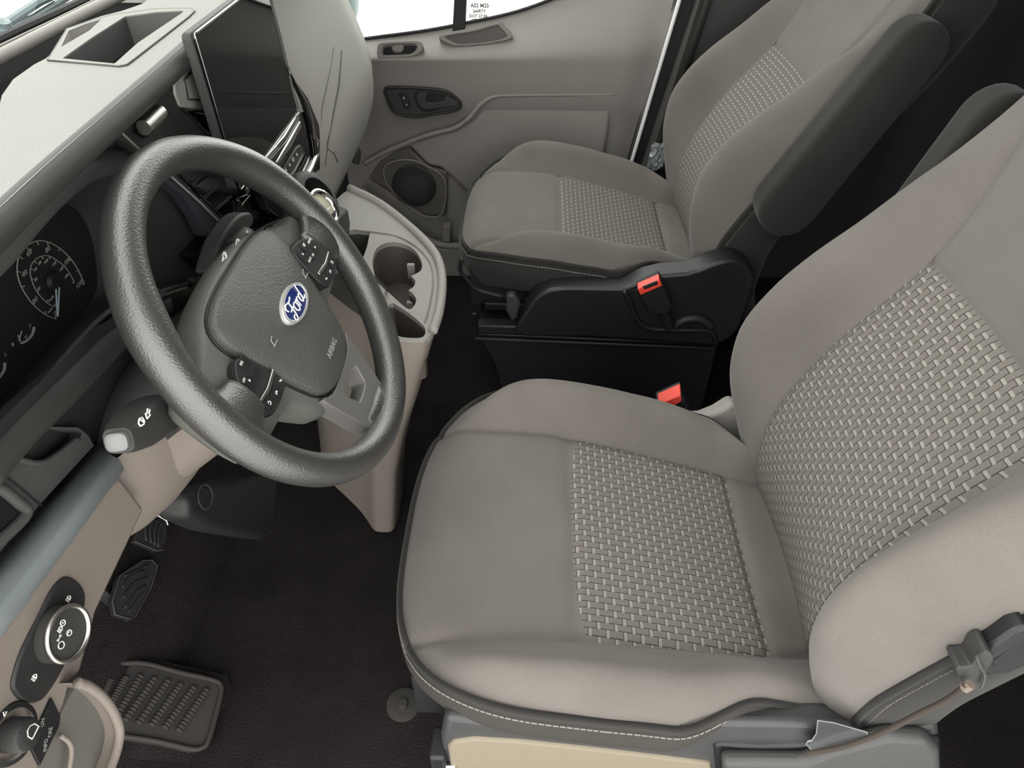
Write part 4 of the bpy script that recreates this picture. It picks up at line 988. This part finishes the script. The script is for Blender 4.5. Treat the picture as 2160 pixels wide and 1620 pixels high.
# ---------------------------------------------------------------- seat bases and belts
# passenger pedestal and side cover
yp = 1.262
k_ = yp/1.24
pedS = prism('pedestal', [(-.122, yp+.01, .278), (.42, yp+.01, .262), (.42, yp+.01, 0), (-.05, yp+.01, 0), (-.085, yp+.01, .19)], (0, .56, 0), blackp, ps, bevel=.004)
tube('pedestal_rail', [(-.125, yp, .340), (-.126, yp, .272), (.0, yp, .268), (.41, yp, .256)], .0045, black, pedS, n=8)
box('rail_channel', (.12, yp+.02, .292), (.48, .03, .022), blackp, pedS, bevel=.003)
box('rail_channel', (.12, yp+.09, .305), (.46, .03, .02), blackp, pedS, bevel=.003)
cov = [(1086, 696), (1098, 672), (1110, 655), (1122, 635), (1140, 619), (1164, 610), (1199, 607), (1312, 609), (1330, 603), (1360, 590), (1400, 581), (1449, 577), (1477, 569), (1500, 559), (1526, 551), (1545, 548), (1561, 551), (1580, 562), (1592, 582), (1592, 600), (1579, 640), (1562, 690), (1540, 715), (1511, 731), (1400, 722), (1250, 712), (1111, 711), (1090, 706)]
cvp = px(cov, Y=yp-.022)
cvr = prism('seat_base_cover', cvp, (0, .055, 0), blackp, ps, bevel=.012, seg=4)

prism('belt_recess', px([(1336, 612), (1390, 600), (1420, 615), (1440, 650), (1470, 675), (1505, 690), (1500, 702), (1400, 690), (1358, 684), (1345, 660)], Y=yp-.0235), (0, .004, 0), black, cvr, bevel=.0015)
tube('recess_rim', px([(1316, 612), (1330, 640), (1340, 668), (1352, 684), (1375, 694), (1420, 696), (1490, 697), (1506, 708), (1510, 725)], Y=yp-.024), .006, blackp, cvr, n=8, smoothn=4, smooth=180)
tube('recline_lever', px([(1422, 690), (1440, 676), (1470, 672), (1492, 682), (1500, 690)], Y=yp-.03), .009, dark, cvr, n=10, smoothn=4, smooth=180)
tube('slide_bar', px([(974, 545), (971, 570), (985, 590), (1008, 612), (1063, 626)], Y=yp-.01), .0042, black, ps, n=8, smoothn=4, smooth=180)
prism('bar_bracket', px([(1068, 624), (1085, 622), (1098, 640), (1092, 670), (1080, 680), (1066, 655)], Y=yp-.012), (0, .02, 0), dark2, ps, bevel=.005)
def buckle(name, label, c4, pxs, yy, face, body):
    t = thing(name, label, 'buckle', at(*body[0], Y=yy), group='seat belt buckles')
    f = px(face, Y=yy-.005); bd = px(body, Y=yy)
    d = V((0, .026, .004))
    prism('buckle_body', bd, d, black, t, bevel=.003)
    prism('release_button', f, V((0, .018, .003)), red, t, bevel=.0015)
    return t, f
bk1, f1 = buckle('seat_belt_buckle', 'black buckle with red button leaning on the far seat base cover', None, None, yp-.058, [(1345, 610), (1391, 590), (1397, 603), (1351, 623)], [(1343, 611), (1392, 588), (1400, 604), (1420, 650), (1403, 668), (1368, 660), (1352, 628)])
prism('buckle_slot', px([(1355, 606), (1386, 593), (1388, 600), (1360, 611)], Y=yp-.0645), (0, .004, 0), black, bk1, bevel=.0008)
tube('buckle_stem', px([(1400, 660), (1412, 690)], Y=yp-.045), .012, black, bk1, n=8)
yb2 = .905
bk2 = thing('seat_belt_buckle', 'black buckle with red button standing between the seats beside the near cushion', 'buckle', at(1420, 900, Y=yb2), group='seat belt buckles')
prism('buckle_body', px([(1384, 855), (1438, 831), (1462, 884), (1470, 930), (1420, 940)], Y=yb2), (0, .028, .006), black, bk2, bevel=.003)
prism('release_button', px([(1388, 855), (1436, 834), (1438, 847), (1403, 868)], Y=yb2-.002), (0, .02, .01), red, bk2, bevel=.0015)
# inner side trim of the near seat behind its cushion
prism('inner_hinge_cover', [p for p in px([(1430, 885), (1480, 884), (1510, 872), (1545, 850), (1600, 880), (1590, 960), (1520, 935)], Y=.86)], (0, .035, -.01), plas, ds, bevel=.008, seg=3)
# driver seat base, near side
yd = .355
top = px([(938, 1512), (1000, 1520), (1130, 1545), (1280, 1565), (1400, 1567), (1440, 1550), (1486, 1524), (1600, 1526), (1697, 1527), (1800, 1534), (1985, 1530), (1990, 1600), (1990, 1680), (1600, 1680), (940, 1640), (928, 1560)], Y=yd+.0)
bs = prism('seat_base_cover', top, (0, .035, -.012), mat('speckled_charcoal', (.042, .042, .043), .46, bump=.5, scale=700, spec=.5, dist=.0008, var=.2), ds, bevel=.010, seg=3)
tanp = px([(944, 1578), (955, 1566), (1000, 1560), (1100, 1566), (1250, 1582), (1400, 1600), (1500, 1612), (1505, 1680), (960, 1680), (950, 1620)], Y=yd-.004)
prism('tan_base_panel', catmull(tanp, 1, True), (0, .01, 0), mat('tan_plastic', (.20, .172, .122), .6, bump=.3, scale=700), bs, bevel=.004)
prism('lever_recess', px([(1505, 1575), (1520, 1570), (1600, 1578), (1720, 1572), (1900, 1545), (1985, 1560), (1990, 1680), (1515, 1680)], Y=yd-.004), (0, .008, 0), blackp, bs, bevel=.004)
prism('height_lever', px([(1525, 1612), (1700, 1614), (1760, 1590), (1880, 1560), (1960, 1566), (1985, 1590), (1990, 1680), (1530, 1680)], Y=yd-.022), (0, .02, 0), midp, bs, bevel=.008, seg=3)
box('seat_rail', at(925, 1600, Y=yd)+V((.0, .012, -.09)), (.02, .04, .22), blackp, ds, bevel=.004)
tube('rail_end', px([(934, 1618), (960, 1619)], Y=yd-.004), .005, chrome, ds, n=8)
mk('seat_plinth', [(-.08, .39, .36), (.40, .39, .36), (.40, .84, .36), (-.08, .84, .36), (-.08, .39, 0), (.40, .39, 0), (.40, .84, 0), (-.08, .84, 0)], [(0, 1, 2, 3), (0, 1, 5, 4), (1, 2, 6, 5), (2, 3, 7, 6), (3, 0, 4, 7)], blackp, ds)
# recline hook and cord on the near side of the backrest
prism('recline_lever', catmull(px([(2060, 1386), (2100, 1358), (2170, 1322), (2170, 1405), (2085, 1428), (2068, 1410)], Y=.336), 2, True), (0, .02, 0), blackp, ds, bevel=.004)
prism('lever_slot', px([(2092, 1396), (2165, 1348), (2165, 1370), (2098, 1410)], Y=.335), (0, .004, 0), black, ds, bevel=.001)
hk = catmull(px([(2016, 1412), (2048, 1405), (2062, 1385), (2085, 1374), (2098, 1390), (2085, 1412), (2080, 1440), (2062, 1455), (2040, 1450)], Y=.33), 3, True)
prism('recline_hook', hk, (0, .022, 0), dark2, ds, bevel=.005, seg=3)
tube('hook_edge', px([(2060, 1385), (2068, 1405), (2078, 1425), (2070, 1450)], Y=.326), .0014, midp, ds, n=6, smoothn=4)
tube('pull_cord', px([(2040, 1445), (2000, 1475), (1930, 1510), (1860, 1545), (1780, 1575), (1700, 1590)], Y=.322), .0032, mat('brown_cord', (.035, .027, .021), .8), ds, n=8, smoothn=5, smooth=180)
tube('cord_knot', px([(2048, 1443), (2034, 1452)], Y=.322), .0048, mat('pale_knot', (.16, .13, .10), .7), ds, n=8)
# torn film caught under the cord
fl = thing('torn_film', 'torn scrap of clear film caught under the cord on the near seat base', 'film', at(1760, 1560, Y=.345))
fp = px([(1725, 1520), (1760, 1525), (1830, 1545), (1828, 1550), (1800, 1560), (1765, 1575), (1740, 1582), (1712, 1582), (1700, 1570), (1704, 1564), (1712, 1563), (1722, 1548)], Y=.344)
prism('film_sheet', fp, (0, .0015, 0), film, fl, bevel=0)
tube('film_edge', fp, .0006, mat('film_rim', (.32, .32, .31), .4), fl, n=4, closed=True)

# ---------------------------------------------------------------- floor things
gr = thing('floor_grommet', 'round black carpet fastener with centre stud in front of the near seat', 'fastener', at(851, 1483, Z=0))
lathe('disc', [(.030, 0), (.0295, .0035), (.026, .005), (.0001, .0055)], at(851, 1487, Z=0), (0, 0, 1), rubber, gr, n=48, smooth=40)
lathe('stud', [(.009, .004), (.0085, .013), (.007, .0145), (.0001, .0145)], at(851, 1490, Z=0), (0, 0, 1), rubber, gr, n=28, smooth=40)
# footrest: sloped ribbed rubber plate
fo = V((-.60, .52, .055)); fn = V((.42, 0, .90)).normalized()
fu = V((.90, 0, -.42)).normalized()
def fpx(p, off=0):
    d = R3 @ V((p[0]-CX, p[1]-CY, F)); p0 = fo+fn*off
    return CAMP+d*((p0-CAMP).dot(fn)/d.dot(fn))
fr_ = thing('footrest', 'ribbed black rubber footrest mat left of the pedals', 'footrest', fo)
fout = [fpx(p) for p in ((150, 1425), (200, 1412), (290, 1399), (380, 1420), (450, 1436), (466, 1450), (462, 1480), (440, 1560), (425, 1578), (400, 1580), (330, 1564), (250, 1552), (180, 1540))]
prism('mat_plate', fout, -fn*.02, rubber, fr_, bevel=.003)
tube('mat_border', [p+fn*.002 for p in catmull(fout, 4, True)], .0045, rubber, fr_, n=8, closed=True, smooth=180)
for (x0, y0), (x1, y1) in (((233, 1434), (208, 1490)), ((266, 1428), (225, 1500)), ((298, 1424), (243, 1515)), ((327, 1429), (262, 1522)), ((356, 1434), (290, 1528)), ((382, 1442), (318, 1532)), ((410, 1448), (345, 1538)), ((437, 1453), (375, 1544)), ((461-24, 1454), (404, 1549)))[0:8]:
    a, b_ = fpx((x0, y0), .0035), fpx((x1, y1), .0035); n = 26
    P_ = [a.lerp(b_, i/n) for i in range(n+1)]
    tube('rib', P_, [.0052+(.0014 if i % 2 else 0) for i in range(n+1)], rubber, fr_, n=8, smooth=30)
# kick-up of carpet behind the footrest
struct(grid('floor_kick', [[fpx((x, y), -.012)+V((0, 0, dz)) for x, y, dz in ((80, 1400, 0), (300, 1385, 0), (480, 1425, -.0), (520, 1560, -.03))], [fpx((x, y), -.03) for x, y in ((60, 1620), (250, 1600), (430, 1610), (480, 1640))]], carpet)).name = 'floor_2'
# pedals
bp_ = thing('brake_pedal', 'six-sided ribbed brake pedal pad nearest the warm-lit grey dash panel', 'pedal', at(285, 1240, Z=.13))
def ppx(pts, z, tilt=.5):
    o = V((-.71, .70, z)); nn = V((math.cos(tilt), 0, math.sin(tilt)))
    out = []
    for p in pts:
        d = R3 @ V((p[0]-CX, p[1]-CY, F)); out.append(CAMP+d*((o-CAMP).dot(nn)/d.dot(nn)))
    return out, nn
pp, nn = ppx([(300, 1183), (320, 1182), (331, 1195), (318, 1240), (285, 1300), (275, 1306), (242, 1297), (236, 1270), (252, 1215)], .16)
prism('pedal_pad', pp, -nn*.012, pedal_m, bp_, bevel=.002)
tube('pad_edge', [p+nn*.001 for p in pp], .0012, midp, bp_, n=5, closed=True)
for q in (((262, 1215), (290, 1203), (312, 1190)), ((258, 1240), (275, 1215), (305, 1205)), ((258, 1262), (280, 1232), (310, 1218)), ((262, 1284), (285, 1250), (305, 1236)), ((270, 1292), (288, 1268), (300, 1252))):
    P_, _ = ppx(q, .16); tube('pad_rib', [p+nn*.001 for p in catmull(P_, 4)], .0022, pedal_m, bp_, n=6, smooth=180)
tube('pedal_arm', [pp[4]-nn*.012, V((-.86, .72, .30)), V((-.90, .74, .50))], .012, black, bp_, n=8)
ap = thing('accelerator_pedal', 'ribbed accelerator pedal with bright upper edge below the column', 'pedal', at(320, 1115, Z=.2))
pp, nn = ppx([(308, 1086), (320, 1080), (350, 1098), (354, 1108), (352, 1140), (342, 1160), (330, 1162), (283, 1142), (286, 1130)], .20)
prism('pedal_pad', pp, -nn*.012, pedal_m, ap, bevel=.002)
tube('pad_edge', [pp[1]+nn*.001, pp[2]+nn*.001, pp[3]+nn*.001], .0016, silver, ap, n=6)
tube('pad_base_edge', [p+nn*.001 for p in (pp[7], pp[6], pp[5])], .0016, midp, ap, n=6)
for q in (((312, 1090), (305, 1110), (308, 1140)), ((322, 1092), (315, 1115), (318, 1146)), ((331, 1097), (325, 1118), (326, 1150)), ((341, 1101), (334, 1124), (333, 1154))):
    P_, _ = ppx(q, .20); tube('pad_rib', [p+nn*.001 for p in catmull(P_, 4)], .003, pedal_m, ap, n=6, smooth=180)
tube('pedal_arm', [pp[1]-nn*.012, V((-.88, .84, .38)), V((-.90, .84, .50))], .012, black, ap, n=8)

# ---------------------------------------------------------------- windshield and what lies beyond it
ws = mk('window_1', [(-.56, .10, 1.00), (-.66, 1.0, 1.00), (-.56, 1.98, 1.00), (-.05, 1.88, 1.80), (-.12, 1.0, 1.80), (-.05, .15, 1.80)], [(0, 1, 4, 5), (1, 2, 3, 4)], gm, None, smooth=0)
ws['kind'] = 'structure'
hood = thing('van_hood', 'white painted van hood beyond the windshield', 'hood', (-1.0, 1.0, .7))
grid('hood_skin', [[(x, y, .70-.25*max(0, (-.85-x)/.9)**1.6-.10*((y-1.0)/1.0)**2) for y in lin(.05, 2.0, 14)] for x in lin(-.775, -1.65, 10)], paint, hood, smooth=180)
cwl = thing('cowl', 'teal-grey cowl tray at the foot of the windshield under the wiper arms', 'cowl', (-.7, 1.0, .8))
grid('cowl_tray', [[(x, y, .74-.35*(-.66-x)-.06*((y-1)/1)**2) for y in lin(.1, 2.0, 12)] for x in lin(-.62, -.76, 6)], cowl_m, cwl, smooth=180)
for k, (q, lab) in enumerate(((((-40, 85), (0, 58), (35, 34), (75, 8), (110, -8)), 'slim wiper arm nearer the glass corner beyond the windshield'), (((-40, 92), (0, 72), (40, 50), (64, 40), (110, 12), (150, -12)), 'broad wiper arm crossing just above the dash beyond the windshield'))):
    wa = thing('windshield_wiper', lab, 'wiper', at(*q[0], X=-.78), group='windshield wipers')
    tube('arm', px(q, X=-.76), .0045 if k else .006, cowl_m, wa, n=8)
    tube('blade', px([(a+14, b_-6) for a, b_ in q], X=-.77), .005, black, wa, n=6)
    lathe('pivot', [(.0001, .012), (.014, .010), (.016, 0)], px(q, X=-.76)[1], (.3, 0, .95), cowl_m, wa, n=20)
